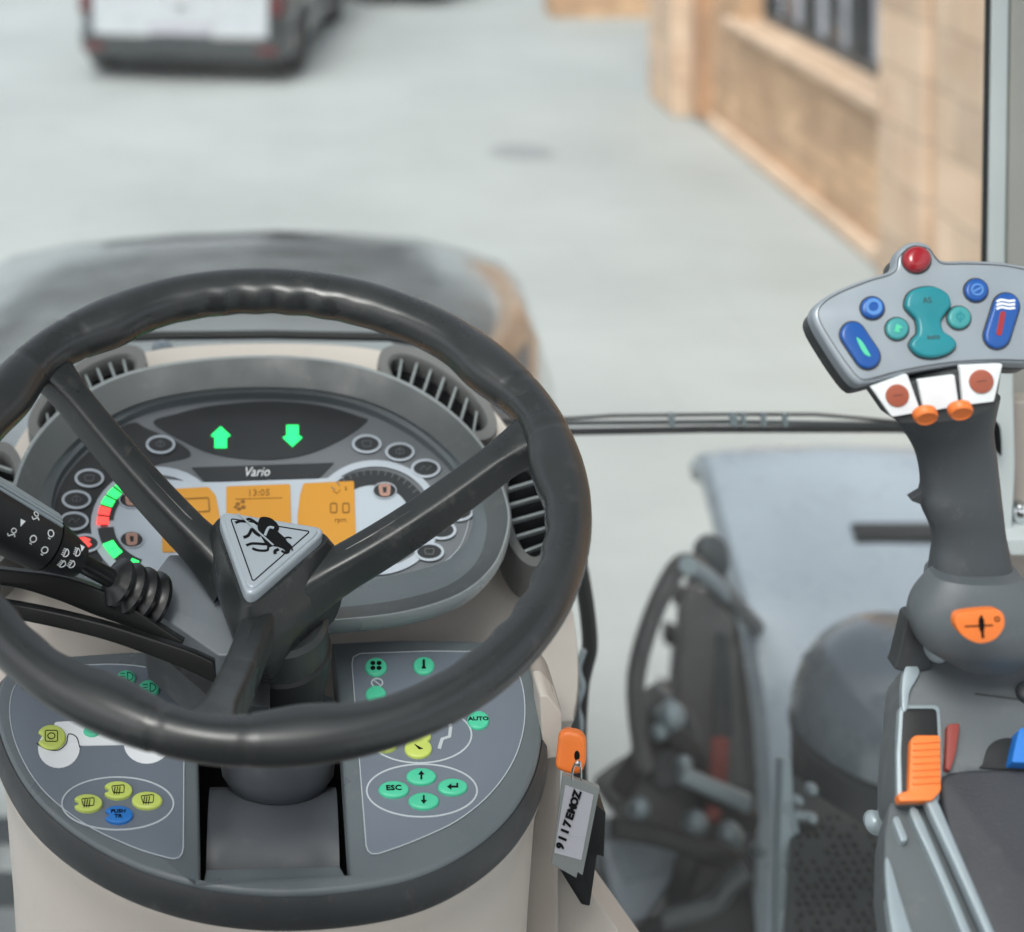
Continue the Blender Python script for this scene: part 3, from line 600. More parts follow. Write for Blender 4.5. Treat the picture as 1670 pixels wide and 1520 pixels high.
# amber displays
sc = obj('display', (lambda mb: (flat(rounded([(263, 802), (340, 798), (352, 812), (359, 850), (359, 902), (265, 904)], 3), n0 + .0028, 0, 0, mb), mb.line(pf, rounded([(298, 818), (340, 816), (342, 838), (300, 840)], 2), .0011, n0 + .0029, .0004, 1), mb.text('B', pf, 281, 888, 20, n0 + .0030, 1), mb)[-1])(MB()), [M['lcd'], M['lcdtxt']], CL, 'amber display at the left')
mb = MB(); flat(rounded([(369, 797), (473, 793), (476, 902), (369, 904)], 3), n0 + .0028, 0, 0, mb); mb.text('13:05', pf, 422, 808, 17, n0 + .0030, 1); mb.line(pf, [(384, 818), (460, 816)], .0005, n0 + .0029, .0003, 1, False)
for q in ((388, 826, 4), (396, 822, 4), (390, 834, 4), (397, 831, 4), (384, 831, 3)): flat(ell(q[0], q[1], q[2], q[2] * .8, 8), n0 + .0031, 0, 1, mb)
mb.text('rpm', pf, 422, 880, 16, n0 + .0030, 1); obj('display', mb, [M['lcd'], M['lcdtxt']], CL, 'amber display in the middle')
mb = MB(); flat(rounded([(495, 792), (577, 788), (581, 902), (487, 904), (485, 845), (489, 812)], 3), n0 + .0028, 0, 0, mb)
for x in (544, 564): mb.line(pf, rounded([(x - 5, 825), (x + 5, 825), (x + 5, 840), (x - 5, 840)], 2.5), .0011, n0 + .0029, .0004, 1)
mb.text('rpm', pf, 555, 852, 12, n0 + .0030, 1); mb.text('2', pf, 564, 801, 9, n0 + .0030, 1); mb.line(pf, [(543, 804), (549, 809), (555, 803)], .0006, n0 + .0029, .0003, 1, False)
obj('display', mb, [M['lcd'], M['lcdtxt']], CL, 'amber display at the right reading 00')
# green arrows and script
for x, y, s in ((360, 716, 1), (477, 713, -1)):
    mb = MB(); flat([(x + a, y - s * b) for a, b in ((0, 18), (16, 3), (10, 0), (10, -17), (-10, -17), (-10, 0), (-16, 3))], n0 + .0022, 0, 0, mb); obj('arrow_light', mb, M['arrowgreen'], CL, 'green arrow pointing up' if s > 0 else 'green arrow pointing down')
mb = MB(); mb.text('Vario', pf, 418, 773, 25, n0 + .0022, 0, shear=.35, sx=.78, h=.0002); obj('lettering', mb, M['white'], CL)
mb = MB(); mb.line(pf, S([(770, 800), (762, 862), (740, 905), (690, 935), (610, 952)], 6, False), .0006, n0 + .0008, .0003, 0, False); obj('edge_line', mb, M['ringpale'], CL)

# --- steering wheel: rim, spokes, hub, badge
TH = R(17.5); WC = Vector((-.0063, 1.061, H - .4692)); e1 = Vector((1, 0, 0)); e2 = Vector((0, math.cos(TH), math.sin(TH))); en = Vector((0, -math.sin(TH), math.cos(TH)))
rl = R(.7); e1, en = (e1 * math.cos(rl) - en * math.sin(rl)), (en * math.cos(rl) + e1 * math.sin(rl))
def W3(a, r, n=0): return WC + e1 * r * math.cos(R(a)) + e2 * r * math.sin(R(a)) + en * n
SP = (17, 143, 261)
def onwheel(px, py, n):
    e = Vector((0, 0, H)); dr = P(px, py, 1) - e; o_ = WC + en * n; return e + dr * ((o_ - e).dot(en) / dr.dot(en))
SPK = (((532, 935, -.086), (872, 698, -.002)), ((338, 893, -.086), (78, 588, -.002)), ((420, 1020, -.090), (343, 1186, -.004)))     # spoke directions
N = 360; L = []; mb = MB()
def bump(a, c, w): d = (a - c + 180) % 360 - 180; return math.exp(-(d / w) ** 2)
for i in range(N):
    a = 360 * i / N
    ro = .2150; th = .0300            # outer radius, radial thickness
    g = sum(bump(a, s + q, 8) for s in SP for q in (16, -16)) ; thin = sum(bump(a, s, 6.5) for s in SP)
    t = th + .0055 * math.sin(R(a)) + .0062 * g - .0020 * thin
    fing = .0011 * math.cos(R(a * 45)) * (1.3 * bump(a, 88, 20) + bump(a, 330, 25) + bump(a, 205, 25))
    ri = ro - t; rm = (ro + ri) / 2; hw = (ro - ri) / 2; hh = .0138 + .0022 * math.sin(R(a)) + .0012 * g
    seam = -.0007 if any(abs((a - s - q + 180) % 360 - 180) < .6 for s in SP for q in (7, -7)) else 0
    ring = []
    for k in range(24):
        q = 2 * math.pi * k / 24; c, z = math.cos(q), math.sin(q); e = 2 / 2.25
        fl_ = -.0012 * math.exp(-((q - 1.95) / .25) ** 2)   # shallow groove along the inner top edge
        ring.append(W3(a, rm + fing * 1.5 * max(0, -c - .35) + (hw + seam) * math.copysign(abs(c) ** e, c), (hh + seam + fl_) * math.copysign(abs(z) ** e, z)))
    L.append(mb.ring(ring))
for a, b in zip(L, L[1:] + L[:1]): mb.bridge(a, b)
SW = obj('steering_wheel', mb, M['wheel'], T, 'black three-spoke steering wheel with moulded grips')
HN = -.074
HC = WC + en * HN
for a_, b_ in SPK:
    A_, B_ = onwheel(*a_), onwheel(*b_); A_ = A_ + (A_ - B_).normalized() * .026
    mb = MB(); p = []; rr = []
    for t in range(15):
        t = t / 14; q = A_.lerp(B_, t) - en * (.010 * math.sin(math.pi * t) + .006 * t ** 3); p.append(q)
        wv = .0105 + .005 * max(0, 1 - t * 5) ** 1.5 + .005 * (max(0, t - .84) / .16) ** 1.5; rr.append((wv, .0150 - .0045 * t + .003 * max(0, 1 - t * 5)))
    mb.tube(p, rr, 28, up=en, pw=5); sp = obj('spoke', mb, M['spoke'], SW)
    mb = MB(); mb.tube([a + en * (b[1] - .0014) for a, b in zip(p[3:-2], rr[3:-2])], [(.0008 + .0022 * min(1, k, 9 - k), .0026) for k in range(10)], 8, up=en); obj('spoke_ridge', mb, M['spoke'], sp)
pb = Plane(440, 900, 1.0, 0); pb.O = HC + en * .012; pb.N = (en + Vector((.02, -.04, 0))).normalized(); pb.U = (e1 - pb.N * e1.dot(pb.N)).normalized(); pb.V = pb.N.cross(pb.U)
TRI = [(352, 838), (537, 868), (404, 985)]
def tri(k, r):
    c = (sum(a for a, b in TRI) / 3, sum(b for a, b in TRI) / 3); return rounded([(c[0] + (a - c[0]) * k, c[1] + (b - c[1]) * k) for a, b in TRI], r, 8)
mb = MB(); Ls = []
base = [pb.uv(*q) for q in tri(1.14, 34)]; cu = sum(a for a, b in base) / len(base); cv = sum(b for a, b in base) / len(base)
for n, t, r in ((-.004, 0, .97), (-.006, 0, 1.0), (-.014, .05, 1.10), (-.026, .25, 1.24), (-.040, .6, 1.24), (-.056, .9, 1.12), (-.064, 1, 1.05), (-.070, 1, 1.0)):
    ringp = []
    for a, b in base:
        an = math.atan2(b - cv, a - cu); ca, cb = .0425 * math.cos(an), .0425 * math.sin(an)
        cx_ = cu * (1 - t) + .010 * t; cy_ = cv * (1 - t)
        ringp.append(pb.w(cx_ + ((a - cu) * (1 - t) + ca * t) * r, cy_ + ((b - cv) * (1 - t) + cb * t) * r, n))
    Ls.append(mb.ring(ringp))
for a, b in zip(Ls, Ls[1:]): mb.bridge(a, b)
mb.face(Ls[0]); obj('hub', mb, M['spoke'], SW)
mb = MB(); mb.prism(pb, tri(1.0, 26), .004, -.01, .0035, steps=4); obj('badge_surround', mb, M['badge'], SW)
mb = MB(); mb.prism(pb, tri(.90, 22), .0052, .001, .0012, 0)
mb.line(pb, tri(.70, 5), .0008, .0051, .0004, 1)
# insect-like animal drawn in black on the badge
def Z(x, y): return (370 + x / 12.846, 840 + y / 12.846)
mb.prism(pb, S([Z(*q) for q in ((650, 290), (700, 190), (820, 180), (940, 220), (1050, 320), (1090, 420), (1060, 480), (1190, 600), (1260, 700), (1330, 850), (1250, 930), (1190, 850), (1080, 800), (960, 780), (860, 800), (760, 660), (690, 520), (640, 400))], 3), .0060, .005, 0, 1)
for leg, wd in (([(650, 330), (540, 250), (450, 215), (380, 260), (270, 260), (170, 295)], 55), ([(700, 570), (600, 510), (520, 430), (480, 500), (430, 570), (340, 600)], 60), ([(850, 740), (740, 740), (600, 730), (500, 735), (400, 770)], 50), ([(860, 800), (840, 870), (700, 880), (600, 860), (530, 830)], 45), ([(1080, 850), (1000, 890), (1010, 950)], 60), ([(1200, 620), (1280, 600), (1350, 620)], 26), ([(1240, 700), (1330, 780), (1370, 880)], 30), ([(1140, 880), (1230, 930), (1300, 900)], 40)):
    mb.line(pb, S([Z(*q) for q in leg], 4, False), wd / 12.846 * pb.scale(440, 900), .0052, .0007, 1, False)
mb.line(pb, S([Z(*q) for q in ((790, 580), (870, 410), (980, 420))], 3, False), .0018, .0060, .0004, 0, False)
mb.line(pb, [Z(*q) for q in ((225, 115), (970, 790))], .0010, .0062, .0005, 0, False)
obj('badge', mb, [M['badge'], M['blackprint_shade']], SW, 'silver triangular badge with a black animal emblem')
# --- column
def cyl(name, r0, r1, t0, t1, m, par, label=None, off=(0, 0), bev=.003):
    o_ = HC + e1 * off[0] + e2 * off[1]; mb = MB(); mb.lathe(o_, -en, [(r0 - bev, t0), (r0, t0 + bev), (r1, t1 - bev), (r1 - bev, t1)], 48); return obj(name, mb, m, par, label)
COL = cyl('steering_column', .034, .0345, .045, .072, M['column'], T, off=(.012, 0))
cyl('column_collar', .0365, .035, .068, .097, M['blackpl'], COL, off=(.012, 0))
cyl('column_sleeve', .033, .032, .090, .15, M['rubber'], COL, off=(.012, 0))
mb = MB(); o_ = P(453, 1225, 1.115); mb.lathe(o_, (0, -.25, -1), [(.041, -.03), (.041, .0), (.039, .014), (.032, .024), (.018, .030), (.004, .032)], 40, sy=.8); obj('column_foot', mb, M['drum'], COL)
# stalk housing
ph = Plane(300, 990, 1.10, 66, roll=-4)
mb = MB(); mb.prism(ph, rounded([(276, 904), (330, 904), (420, 950), (440, 1060), (358, 1070), (222, 976)], 5), .0, -.030, .0025); SH = obj('stalk_housing', mb, M['shroud'], COL)
mb = MB(); mb.prism(ph, rounded([(232, 990), (360, 1078), (440, 1075), (440, 1120), (350, 1112), (238, 1016)], 4), -.020, -.055, .002); obj('housing_base', mb, M['rimside'], COL)
# bellows + multifunction stalk
A0 = P(262, 988, 1.10) ; ax = (P(-70, 806, 1.03) - A0); LN = ax.length; ax.normalize(); px1 = 1.08 / F
mb = MB(); pf = []
for k in range(4):
    h = .004 + k * .0105; rr_ = .0192 - k * .0012; pf += [(rr_ - .005, h), (rr_, h + .003), (rr_, h + .0058), (rr_ - .005, h + .009)]
mb.lathe(A0, ax, pf + [(.007, .047)], 36); ST = obj('indicator_stalk', mb, M['boot'], T, 'black indicator stalk with lamp symbols')
def at(t): return A0 + ax * t
mb = MB(); mb.lathe(A0, ax, [(.0060, .04), (.0062, .075), (.0085, .079)], 24); obj('neck', mb, M['boot'], ST)
mb = MB(); mb.lathe(A0, ax, [(.0085, .0755), (.0108, .0765), (.0162, .101), (.0174, .104), (.016, .1042)], 40); obj('stalk_collar', mb, M['blackpl'], ST)
mb = MB(); mb.lathe(A0, ax, [(.0155, .1045), (.0182, .106), (.0205, .165), (.019, .20)], 40)
sd = ax.cross(Vector((0, -.7, .7))).normalized(); upn = sd.cross(ax).normalized()
obj('stalk_barrel', mb, M['blackpl'], ST)
mb = MB()
for k in range(5):
    an = R(-5 + k * 9.5); dr = None
    tvec = (Vector((0, 0, 1)) - ax * ax.z).normalized(); svec = ax.cross(tvec).normalized(); 
    if svec.y > 0: svec = -svec
    d_ = tvec * math.cos(an) + svec * math.sin(an)
    mb.tube([at(.107) + d_ * .0182, at(.165) + d_ * .0203, at(.20) + d_ * .0195], (.0011, .0013), 8, up=d_)
obj('grip_rib', mb, M['silver'], ST)
# lamp symbols on the stalk (flat white prints wrapped close to the barrel)
class Dec:
    def __init__(s, t, an, r): s.t, s.an, s.r = t, an, r
    def w(s, u, v, n=0):
        an = R(s.an) + v / s.r; d_ = tvec * math.cos(an) + svec * math.sin(an); return at(s.t - u) + d_ * (s.r + n)
    def uv(s, x, y): return (x * .001, -y * .001)
    def scale(s, *a): return .001
def rad(t): return .0108 + (t - .0765) / .0245 * .0054 if t < .103 else .0182 + (t - .106) * .039
mb = MB()
for t, an, k in tuple((a + .0025, b, c) for a, b, c in ((.086, 62, 'beam'), (.0955, 78, 'beam'), (.093, 104, 'beam'), (.086, 96, 'fog'), (.0815, 44, 'tri'), (.112, 92, 'ring'), (.113, 60, 'ring'), (.124, 84, 'ring'), (.128, 50, 'wave'), (.137, 70, 'tri'), (.140, 96, 'wave'))):
    d_ = Dec(t, an, rad(t) + .0002)
    if k == 'tri': mb.prism(d_, [(-2, 2), (2, 2), (0, -2)], .0003, 0)
    elif k == 'ring': mb.line(d_, ell(0, 0, 2.3, 2.0, 14), .0006, 0, .0003); mb.line(d_, [(-1, -3.2), (1, -3.2)], .0006, 0, .0003, 0, False)
    elif k == 'wave': mb.line(d_, S([(-3, 0), (-1.5, -1.2), (0, 0), (1.5, 1.2), (3, 0)], 3, False), .0006, 0, .0003, 0, False); mb.line(d_, ell(0, 3, 1.8, 1.4, 10), .0005, 0, .0003)
    else:
        mb.line(d_, [(0, -2.4)] + ell(0, 0, 2.8, 2.4, 8, -90, 90) + [(0, 2.4)], .0006, 0, .0003)
        for j in range(4): mb.line(d_, [(-3.2, -1.8 + j * 1.2), (-.8, -1.8 + j * 1.2)], .0005, 0, .0003, 0, False)
obj('stalk_symbol', mb, M['white'], ST)
# two curved levers left of the column
def blade(nm, pts_top, pts_bot, Y, lab):
    pl = Plane(pts_top[0][0], pts_top[0][1], Y, 18); mb = MB(); mb.prism(pl, S(pts_top, 5, False) + S(pts_bot[::-1], 5, False), 0, -.012, .0022, steps=4); return obj(nm, mb, M['lever'], T, lab)
blade('shift_lever', [(-60, 922), (20, 930), (100, 940), (165, 962), (215, 990), (262, 1022), (300, 1046)], [(-60, 952), (20, 958), (90, 978), (150, 1002), (200, 1020), (245, 1040), (290, 1062)], 1.085, 'upper of two curved black levers')
blade('shift_lever', [(-60, 972), (20, 984), (100, 1000), (180, 1020), (250, 1042), (310, 1062), (350, 1080)], [(-60, 998), (20, 1010), (90, 1024), (170, 1044), (240, 1068), (300, 1092), (352, 1116)], 1.06, 'lower of two curved black levers')

# --- button console under the wheel
pk = Plane(440, 1250, 1.08, 75, roll=1.0)
KO = [(95, 1070), (200, 1062), (318, 1058), (322, 1150), (326, 1436), (571, 1424), (552, 1150), (541, 1047), (650, 1042), (780, 1044), (835, 1052), (862, 1080), (880, 1130), (884, 1190), (872, 1255), (838, 1318), (785, 1370), (715, 1412), (640, 1437), (540, 1452), (430, 1455), (320, 1441), (215, 1408), (120, 1355), (50, 1290), (8, 1215), (-6, 1150), (8, 1100), (45, 1078)]
KO = KO[:1] + KO[1:]
arcK = S(KO[8:] + KO[:2], 5, False)
KOs = [KO[1], KO[2], KO[3], KO[4], KO[5], KO[6], KO[7], KO[8]] + arcK
KOs = [q for i, q in enumerate(KOs) if math.dist(q, KOs[i - 1]) > .5]
mb = MB(); mb.prism(pk, KOs, 0, -.020, .0028, 0, steps=3, flare=.0005); K = obj('button_console', mb, M['panel'], T, 'grey D-shaped button console under the steering wheel')
# flared skirt round the console and the cream body beneath
c0 = (440, 1230)
def grow(k, dy=0): return [(c0[0] + (a - c0[0]) * k, c0[1] + dy + (b - c0[1]) * k) for a, b in arcK]
mb = MB(); G = [pk.uv(*q) for q in arcK]; gx = pk.uv(*c0)
def gl(off, n): return mb.ring([pk.w(*q, n) for q in inset_open(G, off)])
def inset_open(p, d):
    o = []
    for i, (a, b) in enumerate(p):
        t = Vector(p[min(i + 1, len(p) - 1)]) - Vector(p[max(i - 1, 0)]); t.normalize(); o.append((a + t.y * d, b - t.x * d))
    return o
sgn = 1
tst = inset_open(G, .01)[len(G) // 2]; 
if Vector(tst).length < Vector(G[len(G) // 2]).length: sgn = -1
Ls = [gl(sgn * .0006, -.003), gl(sgn * .004, -.008), gl(sgn * .0055, -.022), gl(sgn * .004, -.026), gl(-sgn * .006, -.027)]
for a, b in zip(Ls, Ls[1:]): mb.bridge(a, b, 0, False)
obj('console_skirt', mb, M['rimside'], K)
mb = MB(); down = Vector((0, .0, -1)); Ls = []
bs = [pk.w(*q, -.026) for q in inset_open(G, sgn * .0035)]; cc = sum(bs, Vector()) / len(bs)
for k, dz in ((1, 0), (1.0, .004), (.975, .012), (.955, .04), (.93, .10), (.90, .20), (.90, .5)):
    Ls.append(mb.ring([Vector((cc.x + (p.x - cc.x) * k, cc.y + (p.y - cc.y) * k, p.z * (1 - min(1, dz * 6)) + (cc.z + (p.z - cc.z) * .6) * min(1, dz * 6) - dz)) for p in bs]))
for a, b in zip(Ls, Ls[1:]): mb.bridge(a, b, 0, False)
PED = obj('console_pedestal', mb, M['cream'], T, 'cream pedestal under the button console')
# channel with drum under the column
mb = MB(); sl_ = [(330, 1432), (568, 1420), (556, 1398), (336, 1404)]; mb.prism(pk, [(330, 1434), (569, 1422), (554, 1396), (336, 1402)], -.008, -.03, .001); obj('slot_sill', mb, M['panel'], K)
mb = MB(); q1 = P(445, 1300, 1.085); 
prof = [(.052 * math.sin(R(t)), .052 * math.cos(R(t))) for t in range(-70, 80, 10)]
hx = .0440
A = mb.ring([Vector((q1.x - hx, q1.y - s_ + .005, q1.z - .052 + c_ - .006)) for s_, c_ in prof]); B = mb.ring([Vector((q1.x + hx, q1.y - s_ + .005, q1.z - .052 + c_ - .006)) for s_, c_ in prof]); mb.bridge(A, B, 0, False); mb.face(A); mb.face(B[::-1])
obj('slot_drum', mb, M['drum'], K)
mb = MB(); mb.prism(pk, [(318, 1056), (560, 1046), (580, 1440), (322, 1446)], -.075, -.08, 0); obj('slot_floor', mb, M['blackprint_shade'], K)
# membranes
LM = S([(290, 1099), (200, 1085), (95, 1090), (35, 1108), (16, 1150), (26, 1215), (66, 1285), (135, 1343), (215, 1382), (272, 1400)], 5, False) + [(283, 1402), (292, 1400), (297, 1393), (299, 1382), (300, 1240), (298, 1108), (296, 1101)]
RM = [(587, 1067), (700, 1063)] + S([(785, 1064), (832, 1082), (852, 1120), (855, 1180), (838, 1240), (800, 1295), (745, 1340), (680, 1371), (632, 1389)], 5, False) + [(616, 1394), (606, 1394), (600, 1389), (597, 1380), (586, 1240), (574, 1084), (576, 1073)]
def clean(p): return [q for i, q in enumerate(p) if math.dist(q, p[i - 1]) > .8]
LM, RM = clean(LM), clean(RM)
for nm, o_ in (('left', LM), ('right', RM)):
    mb = MB(); mb.prism(pk, o_, .0006, -.001, .0003, 0); mem = obj('membrane', mb, M['decal'], K)
    mb = MB(); mb.line(pk, o_, .0006, .0006, .0003); obj('outline_print', mb, M['lineprint'], mem)
    if nm == 'left':
        mb = MB(); mb.line(pk, ell(192, 1312, 91, 43, 48), .0011, .0007, .0003); obj('ring_print', mb, M['lineprint'], mem)
        mb = MB(); mb.prism(pk, ell(96, 1222, 34, 32), .0011, .0005); mb.prism(pk, rounded([(88, 1180), (120, 1178), (228, 1190), (226, 1216), (130, 1218), (90, 1205)], 6), .0013, .0005); mb.prism(pk, ell(240, 1214, 38, 33), .0011, .0005); obj('white_field', mb, M['white'], mem)
        mb = MB(); mb.line(pk, S([(60, 1215), (75, 1224), (95, 1226), (108, 1215), (112, 1200), (125, 1205), (130, 1222)], 4, False), .0006, .0014, .0002, 0, False); obj('symbol_print', mb, M['blackprint_shade'], mem)
    else:
        mb = MB(); mb.line(pk, ell(684, 1200, 85, 46, 48), .0011, .0007, .0003); mb.line(pk, ell(688, 1291, 90, 43, 48), .0011, .0007, .0003); obj('ring_print', mb, M['lineprint'], mem)
        mb = MB(); mb.line(pk, ell(615, 1115, 9, 7, 16), .0011, .0007, .0003); mb.line(pk, [(610, 1111), (620, 1119)], .0008, .0007, .0003, 0, False); obj('symbol_print', mb, M['lineprint'], mem); mb = MB()
        mb.line(pk, [(716, 1223), (721, 1207), (733, 1203), (735, 1187)], .0023, .0007, .0004, 0, False); mb.prism(pk, ell(734, 1183, 3.5, 3), .0011, .0005); obj('symbol_print', mb, M['lineprint'], mem)
def button(x, y, rx, ry, m, glyph=None, notch=False, nm='button', lab=None):
    o_ = ell(x, y, rx, ry, 32)
    if notch: o_ = [q if not (q[0] < x - rx * .88) else (x - rx * (.62 if abs(q[1] - y) < ry * .28 else .88), q[1]) for q in o_]
    mb = MB(); mb.prism(pk, o_, .0030, .0002, .0016, 0, steps=4); n = .0031
    if glyph in ('^', 'v'):
        s = 1 if glyph == '^' else -1; mb.prism(pk, [(x, y - 7 * s), (x + 5, y - 1 * s), (x + 1.6, y - 1 * s), (x + 1.6, y + 7 * s), (x - 1.6, y + 7 * s), (x - 1.6, y - 1 * s), (x - 5, y - 1 * s)], n + .0002, n - .0004, 0, 1)
    elif glyph == '<': mb.prism(pk, [(x - 9, y + 2), (x - 2, y - 3), (x - 2, y + .5), (x + 6, y + .5), (x + 6, y - 4), (x + 9, y - 4), (x + 9, y + 3.5), (x - 2, y + 3.5), (x - 2, y + 7)], n + .0002, n - .0004, 0, 1)
    elif glyph == 'fan':
        for a, b in ((-5, -4), (5, -4), (-5, 4), (5, 4)): mb.prism(pk, ell(x + a, y + b, 4.2, 3.4, 10), n + .0002, n - .0004, 0, 1)
    elif glyph == 'temp': mb.prism(pk, rounded([(x - 2, y - 8), (x + 2, y - 8), (x + 2, y + 3), (x + 4, y + 7), (x - 4, y + 7), (x - 2, y + 3)], 1), n + .0002, n - .0004, 0, 1)
    elif glyph == 'lamp': 
        mb.line(pk, [(x + 2, y - 7)] + ell(x + 2, y, 9, 7, 8, -90, 90) + [(x + 2, y + 7)], .0005, n - .0002, .0004, 1)
        for j in range(3): mb.line(pk, [(x - 10, y - 5 + j * 5), (x - 2, y - 5 + j * 5)], .0004, n - .0002, .0004, 1, False)
    elif glyph == 'wiper':
        mb.line(pk, rounded([(x - 10, y - 5), (x + 11, y - 7), (x + 10, y + 6), (x - 7, y + 6)], 3), .0005, n - .0002, .0004, 1)
        for j in range(3): mb.line(pk, [(x - 4 + j * 4, y - 4), (x - 6 + j * 4, y + 9)], .0006, n - .0002, .0004, 1, False)
    elif glyph == 'dot': mb.line(pk, rounded([(x - 10, y - 9), (x + 10, y - 9), (x + 10, y + 9), (x - 10, y + 9)], 3), .0005, n - .0002, .0004, 1); mb.line(pk, ell(x, y, 6, 5, 10), .0006, n - .0002, .0004, 1)
    elif glyph == 'wedge': mb.prism(pk, [(x - 7, y - 5), (x + 8, y + 3), (x + 1, y + 4)], n + .0002, n - .0004, 0, 1)
    elif glyph: 
        for k, s_ in enumerate(glyph.split('|')): mb.text(s_, pk, x, y + (k - (glyph.count('|')) / 2) * 8, (13 if glyph == 'ESC' else 10) if '|' not in glyph else 8.5, n, 1, sx=1.2, h=.0002, bold=.03)
    return obj(nm, mb, [M[m], M['blackprint_shade']], K, lab)
button(613, 1091, 18, 14.5, 'green', 'fan'); button(691, 1089, 17.5, 14, 'green', 'temp'); button(613, 1136, 17, 14, 'green'); button(690, 1133, 17, 14, 'green', 'temp')
button(780, 1178, 18, 14.5, 'green', 'AUTO', lab='round mint green button marked AUTO')
button(642, 1291, 25, 13.5, 'green', 'ESC', lab='oval mint green button marked ESC'); button(687, 1270, 24.5, 13.5, 'green', '^', lab='green button with up arrow'); button(738, 1287, 24.5, 13.5, 'green', '<', lab='green button with return arrow'); button(691, 1310, 25, 13.5, 'green', 'v', lab='green button with down arrow')
button(681, 1204, 22, 14, 'yellow', 'wedge', True); button(682, 1224, 22.5, 15.5, 'yellow', 'wedge'); button(628, 1216, 21, 14, 'yellow')
button(206, 1109, 15.5, 12, 'green', 'lamp'); button(243, 1127, 17, 14, 'green', 'lamp'); button(150, 1196, 14, 9, 'green')
button(84, 1206, 24, 20, 'yellow', 'dot', True, lab='large lime button at the left edge of the console'); button(192, 1293, 24, 14, 'yellow', 'wiper', True); button(143, 1314, 24, 14, 'yellow', 'wiper', True); button(240, 1309, 25, 14, 'yellow', 'wiper'); button(193, 1333, 24, 14, 'bluebtn', 'PUSH|TR', True, lab='blue oval button in the left ring')

# --- column of trim right of the console, lower seals
vprism('trim_column', S([(878, 1132), (898, 1128), (917, 1165), (916, 1250), (912, 1400), (905, 1640), (840, 1640), (858, 1400), (880, 1260), (884, 1180)], 4), 1.12, .05, M['taupe'], PED, .012)
vprism('trim_top', rounded([(880, 1134), (893, 1134), (917, 1163), (915, 1235), (886, 1240)], 6), 1.105, .03, M['cream'], PED, .005)
vprism('toe_panel', rounded([(902, 1384), (935, 1415), (1110, 1660), (900, 1660)], 8), 1.16, .05, M['cream'], PED, .006)
px_tube('door_frame_seal', [(930, 860), (944, 915), (956, 985), (962, 1050), (955, 1085), (948, 1120), (944, 1200), (946, 1300), (950, 1390), (985, 1470), (1040, 1560), (1090, 1640)], 1.5, .0075, M['rubber'])
px_tube('cable', [(952, 1060), (943, 1090), (950, 1120), (941, 1150), (947, 1180), (940, 1220)], 1.45, .003, M['silver'])
vprism('seal_plate', rounded([(920, 1135), (945, 1135), (948, 1215), (916, 1215)], 4), 1.40, .03, M['steel'], T, .003)
px_tube('lower_seal', [(900, 1375), (930, 1425), (965, 1480), (1000, 1530), (1050, 1610)], 1.22, .013, M['rubber'])
kb = vprism('document_holder', rounded([(950, 1320), (966, 1308), (988, 1325), (985, 1398), (974, 1394), (962, 1478), (948, 1475), (905, 1405), (915, 1380), (945, 1400)], 3), 1.13, .02, M['blackpl'], PED, .002)

# --- armrest with controls on the right
PA = Plane(1600, 1400, .92, 58); PB = Plane(1540, 1200, .975, 46)
ARM = vprism('armrest', rounded([(1530, 1262), (1575, 1254), (1900, 1248), (1900, 1760), (1700, 1760), (1640, 1560), (1550, 1370)], 22), 0, .03, M['armdark'], T, .012, pl=PA, label='dark grey armrest in the lower right corner')
vprism('side_panel', rounded([(1458, 1290), (1540, 1290), (1700, 1760), (1510, 1760), (1470, 1560), (1448, 1420), (1450, 1340)], 10), -.012, .03, M['armgrey'], ARM, .004, pl=PA)
vprism('edge_strip', S([(1449, 1395), (1456, 1392), (1474, 1450), (1500, 1530), (1540, 1640), (1580, 1760), (1545, 1760), (1505, 1640), (1474, 1560), (1456, 1480)], 4), -.009, .01, M['silver'], ARM, .002, pl=PA)
for pts, n_ in (([(1488, 1318), (1501, 1312), (1540, 1400), (1592, 1520), (1690, 1760), (1672, 1760), (1576, 1520), (1526, 1400)], -.006), ([(1506, 1298), (1521, 1290), (1566, 1392), (1622, 1520), (1730, 1760), (1710, 1760), (1606, 1520), (1552, 1400)], .001)): vprism('silver_strip', S(pts, 3), n_, .008, M['silver'], ARM, .0015, pl=PA)
vprism('trim_clip', pill(1466, 1328, 1478, 1358, 6), -.006, .008, M['silver'], ARM, .001, pl=PA)
CON = vprism('control_housing', S([(1470, 1125), (1482, 1080), (1540, 1062), (1700, 1050), (1900, 1060), (1900, 1270), (1700, 1275), (1580, 1262), (1530, 1300), (1468, 1312), (1460, 1240), (1468, 1160)], 5), 0, .04, M['armgrey'], ARM, .010, pl=PB)
vprism('slot_frame', rounded([(1466, 1150), (1532, 1150), (1538, 1240), (1531, 1312), (1462, 1312), (1461, 1230)], 11), .0015, .006, M['silver'], ARM, .001, pl=PB)
vprism('slider_slot', rounded([(1472, 1157), (1526, 1157), (1530, 1240), (1524, 1305), (1470, 1305), (1468, 1230)], 9), .0025, .006, M['blackpl'], ARM, .0006, pl=PB)
vprism('hand_throttle', rounded([(1479, 1212), (1486, 1206), (1526, 1206), (1528, 1296), (1514, 1312), (1460, 1314), (1458, 1300), (1476, 1296)], 5), .009, .008, M['orange'], ARM, .003, pl=PB, label='orange ribbed slider')
mb = MB()
for k in range(7): mb.prism(PB, rounded([(1481, 1217 + k * 11), (1526, 1214 + k * 11), (1526, 1218 + k * 11), (1481, 1221 + k * 11)], 2), .0102, .007, .0008)
obj('slider_rib', mb, M['orange'], ARM)
vprism('red_lever', rounded([(1541, 1186), (1561, 1184), (1554, 1232), (1545, 1262), (1538, 1258)], 4), .006, .008, M['redpl'], ARM, .002, pl=PB)
